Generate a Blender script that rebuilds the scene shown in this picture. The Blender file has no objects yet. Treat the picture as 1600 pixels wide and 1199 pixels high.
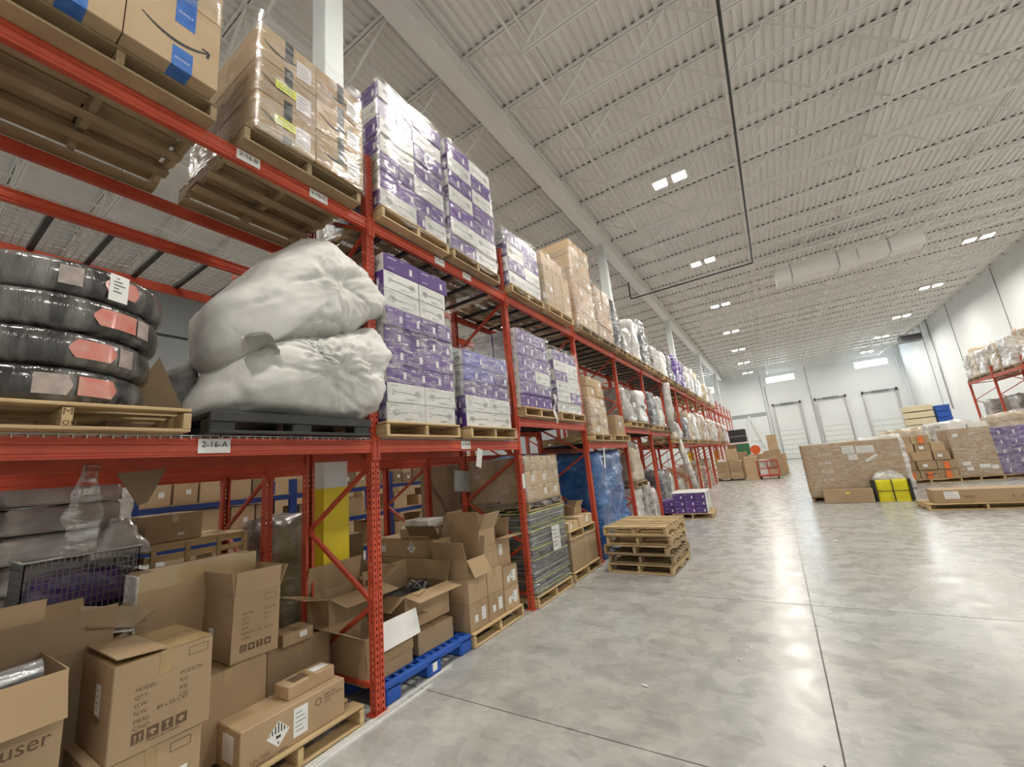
import bpy, math, random
from mathutils import Vector, Matrix, noise
random.seed(7)
S = bpy.context.scene
COL = S.collection
PI = math.pi
R = math.radians

# ------------------------------------------------------------------ camera, world, exposure
yaw, pit, rol = -0.5541655, 0.20566355, -0.09447758
fw = Vector((math.sin(yaw)*math.cos(pit), math.cos(yaw)*math.cos(pit), math.sin(pit)))
r0 = Vector((math.cos(yaw), -math.sin(yaw), 0)); u0 = r0.cross(fw)
cr = math.cos(rol)*r0 + math.sin(rol)*u0
cu = -math.sin(rol)*r0 + math.cos(rol)*u0
cam = bpy.data.cameras.new('camera'); cam.sensor_width = 36; cam.lens = 636.78/1600*36
cam.clip_start = .05; cam.clip_end = 300
co = bpy.data.objects.new('camera', cam); COL.objects.link(co)
M4 = Matrix((cr, cu, -fw)).transposed().to_4x4(); M4.translation = Vector((0, 0, 1.8))
co.matrix_world = M4; S.camera = co
W = bpy.data.worlds.new('sky'); S.world = W; W.use_nodes = True
bg = W.node_tree.nodes['Background']; bg.inputs[0].default_value = (.80, .92, 1, 1); bg.inputs[1].default_value = 22.0
S.view_settings.view_transform = 'Standard'; S.view_settings.look = 'None'
S.view_settings.gamma = 1; S.view_settings.use_curve_mapping = False
S.view_settings.exposure = 0.52
LAMP = 250.0      # emission of the lamp lenses
S.cycles.max_bounces = 10; S.cycles.diffuse_bounces = 5; S.cycles.glossy_bounces = 4
S.cycles.transparent_max_bounces = 24; S.cycles.transmission_bounces = 6
S.cycles.caustics_reflective = False; S.cycles.caustics_refractive = False
S.cycles.sample_clamp_indirect = 6.0

# ------------------------------------------------------------------ materials
MATS = {}
def mat(name, col, col2=None, scale=4, stretch=(1, 1, 1), rough=.6, rough2=None, metal=0, bump=0, bscale=None, rnd=.0, spec=.5, detail=3, lo=.35, hi=.65, coat=0, hue=0, bdetail=3, bdist=0):
    m = bpy.data.materials.new(name); m.use_nodes = True; MATS[name] = m
    nt = m.node_tree; N = nt.nodes; L = nt.links; p = N['Principled BSDF']
    p.inputs['Metallic'].default_value = metal; p.inputs['Roughness'].default_value = rough
    p.inputs['Specular IOR Level'].default_value = spec; p.inputs['Coat Weight'].default_value = coat
    p.inputs['Coat Roughness'].default_value = .12
    c1 = (*col, 1); c2 = (*(col2 or col), 1)
    tc = N.new('ShaderNodeTexCoord'); oi = N.new('ShaderNodeObjectInfo')
    mp = N.new('ShaderNodeMapping'); mp.inputs['Scale'].default_value = stretch
    L.new(tc.outputs['Object'], mp.inputs['Vector'])
    ml = N.new('ShaderNodeMath'); ml.operation = 'MULTIPLY'; ml.inputs[1].default_value = 60
    L.new(oi.outputs['Random'], ml.inputs[0])
    nz = N.new('ShaderNodeTexNoise'); nz.noise_dimensions = '4D'; nz.inputs['Scale'].default_value = scale; nz.inputs['Detail'].default_value = detail
    L.new(mp.outputs[0], nz.inputs['Vector']); L.new(ml.outputs[0], nz.inputs['W'])
    mr = N.new('ShaderNodeMapRange'); mr.inputs['From Min'].default_value = lo; mr.inputs['From Max'].default_value = hi
    L.new(nz.outputs[0], mr.inputs['Value'])
    mx = N.new('ShaderNodeMix'); mx.data_type = 'RGBA'; mx.inputs['A'].default_value = c1; mx.inputs['B'].default_value = c2
    L.new(mr.outputs[0], mx.inputs['Factor'])
    out = mx.outputs['Result']
    if rnd or hue:
        hs = N.new('ShaderNodeHueSaturation')
        a = N.new('ShaderNodeMapRange'); a.inputs['To Min'].default_value = 1-rnd; a.inputs['To Max'].default_value = 1+rnd
        L.new(oi.outputs['Random'], a.inputs['Value']); L.new(a.outputs[0], hs.inputs['Value'])
        L.new(out, hs.inputs['Color']); out = hs.outputs[0]
    L.new(out, p.inputs['Base Color'])
    if rough2 is not None:
        r = N.new('ShaderNodeMapRange'); r.inputs['To Min'].default_value = rough; r.inputs['To Max'].default_value = rough2
        L.new(mr.outputs[0], r.inputs['Value']); L.new(r.outputs[0], p.inputs['Roughness'])
    if bump:
        b = N.new('ShaderNodeBump'); b.inputs['Strength'].default_value = bump; b.inputs['Distance'].default_value = .02 if bump < .6 else .06
        n2 = N.new('ShaderNodeTexNoise'); n2.noise_dimensions = '4D'; n2.inputs['Scale'].default_value = bscale or scale*2; n2.inputs['Detail'].default_value = bdetail; n2.inputs['Distortion'].default_value = bdist
        L.new(mp.outputs[0], n2.inputs['Vector']); L.new(ml.outputs[0], n2.inputs['W'])
        L.new(n2.outputs[0], b.inputs['Height']); L.new(b.outputs[0], p.inputs['Normal'])
    return m
def emit(name, col, s):
    m = bpy.data.materials.new(name); m.use_nodes = True; MATS[name] = m
    p = m.node_tree.nodes['Principled BSDF']
    p.inputs['Base Color'].default_value = (*col, 1); p.inputs['Emission Color'].default_value = (*col, 1); p.inputs['Emission Strength'].default_value = s
    return m
def film(name, base=.10, top=.5, tint=(1, 1, 1), scale=7, rough=.15):
    m = bpy.data.materials.new(name); m.use_nodes = True; MATS[name] = m
    nt = m.node_tree; N = nt.nodes; L = nt.links; N.remove(N['Principled BSDF'])
    o = N['Material Output']; t = N.new('ShaderNodeBsdfTransparent'); t.inputs[0].default_value = (*[.97*c for c in tint], 1)
    g = N.new('ShaderNodeBsdfGlossy'); g.inputs['Color'].default_value = (1, 1, 1, 1); g.inputs['Roughness'].default_value = rough
    d = N.new('ShaderNodeBsdfTranslucent'); d.inputs[0].default_value = (.8, .8, .8, 1)
    d2 = N.new('ShaderNodeBsdfDiffuse'); d2.inputs[0].default_value = (.85, .85, .86, 1)
    tc = N.new('ShaderNodeTexCoord'); oi = N.new('ShaderNodeObjectInfo')
    mp = N.new('ShaderNodeMapping'); mp.inputs['Scale'].default_value = (.7, .7, 2.2); mp.inputs['Rotation'].default_value = (.25, .1, .1)
    L.new(tc.outputs['Object'], mp.inputs['Vector'])
    ml = N.new('ShaderNodeMath'); ml.operation = 'MULTIPLY'; ml.inputs[1].default_value = 60; L.new(oi.outputs['Random'], ml.inputs[0])
    nz = N.new('ShaderNodeTexNoise'); nz.noise_dimensions = '4D'; nz.inputs['Scale'].default_value = scale; nz.inputs['Detail'].default_value = 5; nz.inputs['Distortion'].default_value = 1.2
    L.new(mp.outputs[0], nz.inputs['Vector']); L.new(ml.outputs[0], nz.inputs['W'])
    b = N.new('ShaderNodeBump'); b.inputs['Strength'].default_value = .8; b.inputs['Distance'].default_value = .03
    L.new(nz.outputs[0], b.inputs['Height']); L.new(b.outputs[0], g.inputs['Normal'])
    mr = N.new('ShaderNodeMapRange'); mr.inputs['From Min'].default_value = .42; mr.inputs['From Max'].default_value = .72
    mr.inputs['To Min'].default_value = base; mr.inputs['To Max'].default_value = top
    L.new(nz.outputs[0], mr.inputs['Value'])
    x1 = N.new('ShaderNodeMixShader'); x1.inputs[0].default_value = .22; L.new(g.outputs[0], x1.inputs[1]); L.new(d2.outputs[0], x1.inputs[2])
    x2 = N.new('ShaderNodeMixShader'); L.new(mr.outputs[0], x2.inputs[0]); L.new(t.outputs[0], x2.inputs[1]); L.new(x1.outputs[0], x2.inputs[2])
    L.new(x2.outputs[0], o.inputs['Surface'])
    return m

def floor_mat():
    m = bpy.data.materials.new('concrete'); m.use_nodes = True; MATS['concrete'] = m
    nt = m.node_tree; N = nt.nodes; L = nt.links; p = N['Principled BSDF']; p.inputs['Specular IOR Level'].default_value = .42
    tc = N.new('ShaderNodeTexCoord'); oi = N.new('ShaderNodeObjectInfo')
    def nz(scale, detail, st=(1, 1, 1), dist=0, rz=0):
        mp = N.new('ShaderNodeMapping'); mp.inputs['Scale'].default_value = st; mp.inputs['Rotation'].default_value = (0, 0, rz); L.new(tc.outputs['Object'], mp.inputs['Vector'])
        n = N.new('ShaderNodeTexNoise'); n.inputs['Scale'].default_value = scale; n.inputs['Detail'].default_value = detail; n.inputs['Distortion'].default_value = dist; L.new(mp.outputs[0], n.inputs['Vector']); return n.outputs[0]
    def rng(v, a, b, c, d):
        r = N.new('ShaderNodeMapRange'); L.new(v, r.inputs['Value'])
        for k, x in zip(('From Min', 'From Max', 'To Min', 'To Max'), (a, b, c, d)): r.inputs[k].default_value = x
        return r.outputs[0]
    def mul(a, b):
        k = N.new('ShaderNodeMath'); k.operation = 'MULTIPLY'; L.new(a, k.inputs[0]); L.new(b, k.inputs[1]); return k.outputs[0]
    blot = nz(.5, 3, dist=.3); mott = nz(4.2, 9, dist=.4); streak = nz(2.0, 9, (.45, 2.0, 1), .5, .4); grain = nz(17, 6, (.7, 1.3, 1))
    spots = nz(1.9, 3, (1, .5, 1), .3, .9)
    v = mul(mul(rng(blot, .3, .7, .93, 1.05), rng(mott, .3, .7, .86, 1.10)), mul(rng(streak, .3, .72, .84, 1.10), mul(rng(grain, .25, .75, .86, 1.12), mul(rng(spots, .60, .74, 1, .80), rng(oi.outputs['Random'], 0, 1, .97, 1.03)))))
    scuff = nz(5.5, 5, (.5, 1.3, 1), .8, -.5); fine = nz(11, 4, (1.2, .7, 1), .4, .2); v = mul(v, mul(rng(scuff, .62, .66, 1, .84), rng(fine, .66, .69, 1, .88)))
    c = N.new('ShaderNodeMix'); c.data_type = 'RGBA'; c.inputs['A'].default_value = (.43, .423, .398, 1); c.inputs['B'].default_value = (.42, .425, .408, 1); L.new(rng(blot, .4, .6, 0, 1), c.inputs['Factor'])
    sc = N.new('ShaderNodeVectorMath'); sc.operation = 'SCALE'; L.new(c.outputs['Result'], sc.inputs[0]); L.new(v, sc.inputs['Scale']); L.new(sc.outputs[0], p.inputs['Base Color'])
    L.new(rng(mott, .3, .7, .19, .36), p.inputs['Roughness'])
    b = N.new('ShaderNodeBump'); b.inputs['Strength'].default_value = .10; b.inputs['Distance'].default_value = .012; L.new(streak, b.inputs['Height']); L.new(b.outputs[0], p.inputs['Normal'])
floor_mat()
mat('joint', (.12, .115, .10))
mat('wall_white', (.80, .82, .82), (.74, .76, .77), scale=.4, rough=.7)
mat('wall_grey', (.36, .38, .39), (.32, .34, .35), scale=.4, rough=.7)
mat('deck', (.86, .845, .81), (.81, .795, .76), scale=.5, rough=.55)
mat('flute_shade', (.03, .03, .03))  # near-black that stands in for the shade inside the deck flutes
mat('steel_white', (.88, .865, .83), (.83, .815, .78), scale=.8, rough=.5)
mat('column_white', (.78, .82, .82), (.74, .78, .78), scale=1, rough=.5)
mat('column_yellow', (.86, .68, .02), (.80, .62, .03), scale=2, rough=.5)
mat('rack_red', (.58, .085, .04), (.48, .065, .03), scale=6, rough=.42, rnd=.07, bump=.03)
mat('rack_dark', (.40, .04, .02), (.30, .03, .02), scale=6, rough=.5)
mat('blue_steel', (.022, .06, .27), (.018, .05, .22), scale=6, rough=.45)
mat('dark_steel', (.03, .03, .033), rough=.5)
mat('zinc', (.62, .63, .63), (.5, .5, .5), scale=9, rough=.35, metal=.8)
mat('dark_zinc', (.22, .22, .23), rough=.4, metal=.6)
mat('card', (.45, .318, .192), (.39, .272, .16), scale=3, stretch=(1, 1, .5), rough=.75, rnd=.13, bump=.04, bscale=30)
mat('card_light', (.555, .405, .25), (.49, .355, .21), scale=3, rough=.75, rnd=.1, bump=.04, bscale=30)
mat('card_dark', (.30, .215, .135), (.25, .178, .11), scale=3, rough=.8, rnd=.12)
mat('card_in', (.40, .275, .155), (.36, .25, .14), scale=3, rough=.85)
mat('tape', (.38, .26, .12), (.44, .31, .15), scale=20, rough=.18, coat=.5)
mat('tape_clear', (.50, .37, .20), rough=.12, coat=.6)
mat('tape_blue', (.05, .15, .48), (.09, .22, .58), scale=14, rough=.3)
mat('tape_black', (.03, .03, .035), (.06, .06, .065), scale=14, rough=.3)
mat('tape_orange', (.80, .20, .05), (.7, .16, .04), scale=14, rough=.4)
mat('purple', (.125, .058, .26), (.105, .046, .225), scale=4, rough=.38, rnd=.16)
mat('purple_blue', (.16, .15, .50), (.13, .11, .42), scale=4, rough=.38, rnd=.1)
mat('carton_white', (.74, .74, .72), (.68, .68, .66), scale=4, rough=.45, rnd=.06)
mat('ink', (.035, .035, .04), rough=.7)
mat('ink_grey', (.22, .22, .24), rough=.7)
mat('label_line', (.40, .40, .42), rough=.7)
mat('ink_pale', (.55, .50, .62), rough=.6)
mat('ink_white', (.80, .78, .82), rough=.6)
mat('ink_brown', (.13, .08, .045), rough=.8)
mat('paper', (.84, .84, .82), (.78, .78, .77), scale=6, rough=.6)
mat('paper_pink', (.80, .74, .76), rough=.6)
mat('label_yellow', (.78, .86, .04), rough=.5)
mat('label_red', (.62, .16, .12), (.58, .30, .25), scale=12, rough=.3, coat=.4)
mat('label_worn', (.30, .26, .25), (.50, .40, .35), scale=14, rough=.4, coat=.4)
mat('wood', (.62, .46, .25), (.46, .325, .165), scale=5, stretch=(.6, .6, 6), rough=.7, rnd=.16, bump=.08, bscale=22)
mat('wood_old', (.43, .325, .19), (.30, .215, .12), scale=5, stretch=(.6, .6, 6), rough=.8, rnd=.2, bump=.08, bscale=22)
mat('blue_plastic', (.025, .115, .52), (.02, .095, .44), scale=5, rough=.38)
mat('black_plastic', (.016, .017, .019), (.028, .029, .031), scale=5, rough=.4)
mat('bag', (.72, .715, .69), (.64, .635, .605), scale=2.2, rough=.6, bump=.5, bscale=4.5, spec=.35, bdetail=4, bdist=1.0)
mat('bag_dark', (.36, .36, .35), (.28, .28, .27), scale=3, rough=.6, bump=.5, bscale=6)
mat('tyre', (.035, .034, .034), (.26, .25, .24), scale=5.5, stretch=(2.2, 2.2, .35), rough=.13, rough2=.30, bump=.62, bscale=4, lo=.42, hi=.80, coat=.6, bdetail=5, bdist=.6)  # grey streaks: film bands and their highlights, painted into the colour
mat('wrap_grey', (.48, .46, .43), (.22, .20, .19), scale=3.5, stretch=(1, 1, 1.6), rough=.18, rough2=.34, bump=.7, bscale=6, coat=.4, rnd=.15)
mat('wrap_white', (.76, .75, .73), (.40, .37, .34), scale=4, stretch=(1, 1, 1.6), rough=.2, rough2=.35, bump=.7, bscale=6, coat=.4, rnd=.1)
mat('wrap_tan', (.48, .37, .25), (.66, .60, .52), scale=4, stretch=(1, 1, 1.5), rough=.2, rough2=.4, bump=.6, bscale=6, coat=.4, rnd=.12, lo=.4, hi=.7)
mat('wrap_dark', (.10, .10, .11), (.34, .34, .35), scale=4, stretch=(1, 1, 2.5), rough=.18, rough2=.32, bump=.7, bscale=7, coat=.4, lo=.45, hi=.75)
mat('wrap_blue', (.035, .12, .33), (.10, .23, .48), scale=4, stretch=(1, 1, 1.7), rough=.16, rough2=.3, bump=.7, bscale=6, coat=.5, lo=.45, hi=.8)
mat('wrap_purple', (.12, .05, .28), (.55, .50, .66), scale=4.5, stretch=(1, 1, 1.8), rough=.18, rough2=.3, bump=.6, bscale=6, coat=.4, lo=.5, hi=.75)
mat('grey_sheet', (.13, .135, .15), (.19, .195, .21), scale=4, stretch=(1, 1, 3), rough=.25, rough2=.4, bump=.3, coat=.4)
mat('lime', (.52, .58, .20), (.38, .42, .20), scale=7, rough=.4)
mat('pale_sheet', (.45, .47, .46), (.36, .38, .38), scale=6, rough=.35)
mat('tarp_yellow', (.80, .72, .02), (.68, .60, .02), scale=5, rough=.35, bump=.5, bscale=8)
mat('silver', (.62, .63, .65), (.45, .46, .48), scale=12, rough=.18, metal=.7, bump=.3)
mat('green', (.05, .22, .12), (.04, .16, .09), scale=6, rough=.5)
mat('cream', (.80, .72, .50), (.74, .66, .45), scale=5, rough=.5)
mat('red_paint', (.62, .05, .04), (.5, .04, .03), scale=6, rough=.4)
mat('orange_red', (.85, .14, .04), rough=.4)
mat('door_white', (.78, .80, .79), (.74, .76, .75), scale=2, rough=.5)
mat('rubber', (.03, .03, .03), rough=.7)
emit('lamp_lens', (1, .955, .87), LAMP)
MATS['lamp_lens'].cycles.emission_sampling = 'FRONT'
film('film_clear', .05, .50)
film('film_light', .03, .45)
gl = bpy.data.materials.new('window_glass'); gl.use_nodes = True; MATS['window_glass'] = gl
_n = gl.node_tree.nodes; _l = gl.node_tree.links; _n.remove(_n['Principled BSDF'])
_t = _n.new('ShaderNodeBsdfTransparent'); _g = _n.new('ShaderNodeBsdfGlossy'); _g.inputs['Roughness'].default_value = .05
_x = _n.new('ShaderNodeMixShader'); _x.inputs[0].default_value = .06
_l.new(_t.outputs[0], _x.inputs[1]); _l.new(_g.outputs[0], _x.inputs[2]); _l.new(_x.outputs[0], _n['Material Output'].inputs['Surface'])

# ------------------------------------------------------------------ geometry helpers
class G:
    def __init__(s): s.v = []; s.f = []; s.m = []
    def add(s, vs, fs, mi=0):
        b = len(s.v); s.v += [tuple(v) for v in vs]; s.f += [tuple(b+i for i in f) for f in fs]; s.m += [mi]*len(fs); return s
    def box(s, x0, x1, y0, y1, z0, z1, mi=0, fm=None):
        """fm: material per face -x +x -y +y -z +z"""
        s.add([(x0, y0, z0), (x1, y0, z0), (x1, y1, z0), (x0, y1, z0), (x0, y0, z1), (x1, y0, z1), (x1, y1, z1), (x0, y1, z1)],
              [(0, 4, 7, 3), (1, 2, 6, 5), (0, 1, 5, 4), (3, 7, 6, 2), (0, 3, 2, 1), (4, 5, 6, 7)], mi)
        if fm: s.m[-6:] = list(fm)
        return s
    def cham(s, x0, x1, y0, y1, z0, z1, c=.006, mi=0, fm=None):
        X = (x0, x1); Y = (y0, y1); Z = (z0, z1); vs = []; ix = {}
        for i in (0, 1):
            for j in (0, 1):
                for k in (0, 1):
                    sx, sy, sz = (1-2*i)*c, (1-2*j)*c, (1-2*k)*c
                    ix[i, j, k] = len(vs)
                    vs += [(X[i], Y[j]+sy, Z[k]+sz), (X[i]+sx, Y[j], Z[k]+sz), (X[i]+sx, Y[j]+sy, Z[k])]
        q = lambda a, t: ix[a]+t
        fs = [(q((0,0,0),0), q((0,0,1),0), q((0,1,1),0), q((0,1,0),0)), (q((1,0,0),0), q((1,1,0),0), q((1,1,1),0), q((1,0,1),0)),
              (q((0,0,0),1), q((1,0,0),1), q((1,0,1),1), q((0,0,1),1)), (q((0,1,0),1), q((0,1,1),1), q((1,1,1),1), q((1,1,0),1)),
              (q((0,0,0),2), q((0,1,0),2), q((1,1,0),2), q((1,0,0),2)), (q((0,0,1),2), q((1,0,1),2), q((1,1,1),2), q((0,1,1),2))]
        ms = list(fm) if fm else [mi]*6
        for k in (0, 1):
            for (i, j) in ((0, 0), (0, 1), (1, 0), (1, 1)): pass
        for a in (0, 1):
            for b in (0, 1):
                fs.append((q((a,b,0),0), q((a,b,0),1), q((a,b,1),1), q((a,b,1),0))); ms.append(ms[a])
                fs.append((q((a,0,b),0), q((a,0,b),2), q((a,1,b),2), q((a,1,b),0))); ms.append(ms[a])
                fs.append((q((0,a,b),1), q((0,a,b),2), q((1,a,b),2), q((1,a,b),1))); ms.append(ms[2+a])
        for a in ix:
            fs.append((q(a, 0), q(a, 1), q(a, 2))); ms.append(ms[a[0]])
        s.add(vs, fs, 0); s.m[-len(fs):] = ms
        return s
    def bar(s, p0, p1, w, h, up=(0, 0, 1), mi=0):
        p0 = Vector(p0); p1 = Vector(p1); d = (p1-p0).normalized(); up = Vector(up)
        sd = d.cross(up)
        if sd.length < 1e-4: sd = d.cross(Vector((1, 0, 0)))
        sd.normalize(); u = sd.cross(d)
        vs = []
        for p in (p0, p1):
            for a, b in ((-1, -1), (1, -1), (1, 1), (-1, 1)): vs.append(p+sd*a*w/2+u*b*h/2)
        return s.add(vs, [(3, 2, 1, 0), (4, 5, 6, 7), (0, 1, 5, 4), (1, 2, 6, 5), (2, 3, 7, 6), (3, 0, 4, 7)], mi)
    def tube(s, p0, p1, r, n=8, r1=None, mi=0, cap=True):
        p0 = Vector(p0); p1 = Vector(p1); d = (p1-p0).normalized()
        a = d.orthogonal().normalized(); b = d.cross(a); r1 = r if r1 is None else r1
        vs = [p0+(a*math.cos(2*PI*i/n)+b*math.sin(2*PI*i/n))*r for i in range(n)]+[p1+(a*math.cos(2*PI*i/n)+b*math.sin(2*PI*i/n))*r1 for i in range(n)]
        fs = [(i, (i+1) % n, n+(i+1) % n, n+i) for i in range(n)]
        if cap: fs += [tuple(range(n))[::-1], tuple(range(n, 2*n))]
        return s.add(vs, fs, mi)
    def prism(s, poly, a, b, axis='y', mi=0):
        """poly in the other two axes (x,z for y; y,z for x; x,y for z)"""
        f = {'y': lambda p, t: (p[0], t, p[1]), 'x': lambda p, t: (t, p[0], p[1]), 'z': lambda p, t: (p[0], p[1], t)}[axis]
        n = len(poly); vs = [f(p, a) for p in poly]+[f(p, b) for p in poly]
        return s.add(vs, [(i, (i+1) % n, n+(i+1) % n, n+i) for i in range(n)]+[tuple(range(n))[::-1], tuple(range(n, 2*n))], mi)
    def quad(s, a, b, c, d, mi=0): return s.add([a, b, c, d], [(0, 1, 2, 3)], mi)
    def stroke(s, pts, w, x=0, mi=0):
        """flat line drawing in the y,z plane facing +x"""
        for (a, b), (c, d) in zip(pts, pts[1:]):
            l = math.hypot(c-a, d-b) or 1; ny, nz = -(d-b)/l*w/2, (c-a)/l*w/2
            s.add([(x, a-ny, b-nz), (x, c-ny, d-nz), (x, c+ny, d+nz), (x, a+ny, b+nz)], [(0, 1, 2, 3)], mi)
        return s
    def mesh(s, name, mats, smooth=False, fix=False):
        me = bpy.data.meshes.new(name); me.from_pydata(s.v, [], s.f)
        for m in ([mats] if isinstance(mats, str) else mats): me.materials.append(MATS[m])
        me.polygons.foreach_set('material_index', s.m)
        if smooth: me.polygons.foreach_set('use_smooth', [True]*len(s.f))
        if fix:
            import bmesh
            bm = bmesh.new(); bm.from_mesh(me); bmesh.ops.recalc_face_normals(bm, faces=bm.faces); bm.to_mesh(me); bm.free()
        me.update(); return me
CACHE = {}
def shared(key, fn):
    if key not in CACHE: CACHE[key] = fn()
    return CACHE[key]
def tag(o, label=None, cat=None, group=None, kind=None):
    if label: o['label'] = label
    if cat: o['category'] = cat
    if group: o['group'] = group
    if kind: o['kind'] = kind
    return o
def ob(name, me, parent=None, loc=(0, 0, 0), rot=(0, 0, 0), label=None, cat=None, group=None, kind=None):
    o = bpy.data.objects.new(name, me); COL.objects.link(o); o.location = loc; o.rotation_euler = rot
    if parent: o.parent = parent
    return tag(o, label, cat, group, kind)
def thing(name, label, cat, loc=(0, 0, 0), rz=0, group=None, rot=None):
    return ob(name, None, None, loc, rot or (0, 0, rz), label, cat, group)
def struct(name, me, parent=None, loc=(0, 0, 0)):
    return ob(name, me, parent, loc, kind=None if parent else 'structure')
def dup(o, parent=None, loc=None, rz=None, label=None, group=None):
    c = o.copy(); COL.objects.link(c)
    if parent: c.parent = parent
    if loc is not None: c.location = loc
    if rz is not None: c.rotation_euler = (0, 0, rz)
    if label: c['label'] = label
    if group: c['group'] = group
    for ch in o.children: dup(ch, c)
    return c
def text_mesh(body, size, m='ink', align='CENTER'):
    def make():
        cu_ = bpy.data.curves.new('lettering', 'FONT'); cu_.body = body; cu_.size = size; cu_.align_x = align; cu_.align_y = 'CENTER'; cu_.resolution_u = 3
        o = bpy.data.objects.new('lettering', cu_); COL.objects.link(o); dg = bpy.context.evaluated_depsgraph_get()
        me = bpy.data.meshes.new_from_object(o.evaluated_get(dg)); me.materials.clear(); me.materials.append(MATS[m])
        bpy.data.objects.remove(o); bpy.data.curves.remove(cu_); return me
    return shared(('text', body, size, m, align), make)
FRONT = (PI/2, 0, PI/2)      # lettering that faces +x
SOUTH = (PI/2, 0, 0)         # lettering that faces -y
ORD = 'first second third fourth fifth sixth seventh eighth ninth tenth eleventh twelfth thirteenth fourteenth fifteenth sixteenth seventeenth eighteenth nineteenth twentieth'.split()
ORD += ['twenty-'+w for w in ORD[:9]] + ['thirtieth']

# ------------------------------------------------------------------ the building
XL, XR, YB, YF, ZD = -20.0, 12.15, -7.0, 55.3, 10.62
def build_floor():
    fl = bpy.data.objects.new('floor', None); COL.objects.link(fl); fl['kind'] = 'structure'
    xs = [XL, -13.4, -6.6, -0.015, 6.1, XR]; ys = [YB, -3.2, -.2, 2.87, 5.92, 12, 18.1, 24.2, 30.3, 36.4, 42.5, 48.6, YF]
    g = .005
    for i in range(5):
        for j in range(12):
            b = G().box(xs[i]+g, xs[i+1]-g, ys[j]+g, ys[j+1]-g, -.12, 0)
            me = b.mesh('concrete_slab', 'concrete')
            ob('concrete_slab', me, fl)
    ob('joint_filler', G().box(XL, XR, YB, YF, -.2, -.012).mesh('joint_filler', 'joint'), fl)
build_floor()
def wall(name, poly_boxes, m='wall_white'):
    b = G()
    for q in poly_boxes: b.box(*q)
    return struct(name, b.mesh(name, m))
WIN = [(-8.0, -5.2, 8.6, 9.4), (.32, 3.12, 8.72, 9.40), (8.42, 11.14, 8.74, 9.44)]
y0, y1 = YF, YF+.25
segs = [(XL, XR, y0, y1, 0, 8.6), (XL, XR, y0, y1, 9.44, ZD+.13)]
xs = [XL]
for a, b, c, d in WIN:
    segs += [(xs[-1], a, y0, y1, 8.6, 9.44), (a, b, y0, y1, 8.6, c), (a, b, y0, y1, d, 9.44)]; xs.append(b)
segs.append((xs[-1], XR, y0, y1, 8.6, 9.44))
segs = [s for s in segs if s[5]-s[4] > .001]
wf = wall('wall_far', segs)
wr = wall('wall_right', [(XR, XR+.25, YB, YF, 0, ZD+.13)])
wl = wall('wall_left', [(XL-.25, XL, YB, YF, 0, ZD)], 'wall_grey')
wb = wall('wall_back', [(XL, XR, YB-.25, YB, 0, ZD+.13)])
for i, (a, b, c, d) in enumerate(WIN):
    w = struct('window_%d' % (i+1), G().box(a, b, YF+.10, YF+.115, c, d).mesh('window_pane', 'window_glass'))
    g = G(); t = .05
    for q in ((a, a+t, c, d), (b-t, b, c, d), (a, b, c, c+t), (a, b, d-t, d), ((a+b)/2-t/2, (a+b)/2+t/2, c, d)): g.box(q[0], q[1], YF+.06, YF+.16, q[2], q[3])
    ob('window_frame', g.mesh('window_frame', 'door_white'), w)
for i, (a, b, c, d) in enumerate(WIN):
    pl = bpy.data.lights.new('window_portal', 'AREA'); pl.shape = 'RECTANGLE'; pl.size = b-a; pl.size_y = d-c; pl.cycles.is_portal = True
    po = bpy.data.objects.new('window_portal', pl); COL.objects.link(po); po.location = ((a+b)/2, YF-.02, (c+d)/2); po.rotation_euler = (-PI/2, 0, 0)
# panel joints and conduits of the walls
for y in (47.4, 41.0, 33.5, 26, 18.5, 11): ob('panel_joint', G().box(XR-.03, XR-.002, y, y+.06, 0, ZD).mesh('panel_joint', 'wall_grey'), wr)
for x in (-12, -.3, 4.1): ob('panel_joint', G().box(x, x+.07, YF-.03, YF-.002, 0, ZD).mesh('panel_joint', 'wall_grey'), wf)
ob('painted_patch', G().box(-3.9, -.35, YF-.004, YF-.001, 5.05, 5.5).mesh('painted_patch', 'wall_grey'), wf)
ob('downpipe', G().tube((11.75, YF-.12, 0), (11.75, YF-.12, 9.3), .09).mesh('downpipe', 'wall_white', True), wf)
ob('conduit', G().tube((XR-.06, 45.5, 3.2), (XR-.06, 45.5, ZD), .04, 6).mesh('conduit', 'zinc', True), wr)
ob('conduit', G().tube((0.02, YF-.08, 0), (0.02, YF-.08, 8.4), .05, 6).mesh('conduit', 'zinc', True), wf)
ob('panel_joint', G().box(XL+.002, XL+.03, YB, YF, 8.35, 8.45).mesh('panel_joint', 'dark_steel'), wl)

# columns and girder
CY = [2.87+11.7*k for k in range(-1, 5)]
for k, y in enumerate(CY):
    if y < YB: continue
    c = struct('column', G().cham(-4.5, -4.2, y-.15, y+.15, 0, 9.98, .012).mesh('column', 'column_white'))
    ob('painted_band', G().box(-4.504, -4.196, y-.154, y+.154, .02, 1.78).mesh('painted_band', 'column_yellow'), c)
    ob('cap_plate', G().box(-4.55, -4.13, y-.2, y+.2, 9.96, 10.0).mesh('cap_plate', 'column_white'), c)
g = G(); g.box(-4.5, -4.12, YB, YF, 10.0, 10.03).box(-4.33, -4.29, YB, YF, 10.03, 10.44).box(-4.5, -4.12, YB, YF, 10.44, 10.47)
struct('beam_girder', g.mesh('beam_girder', 'steel_white'))

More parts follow.
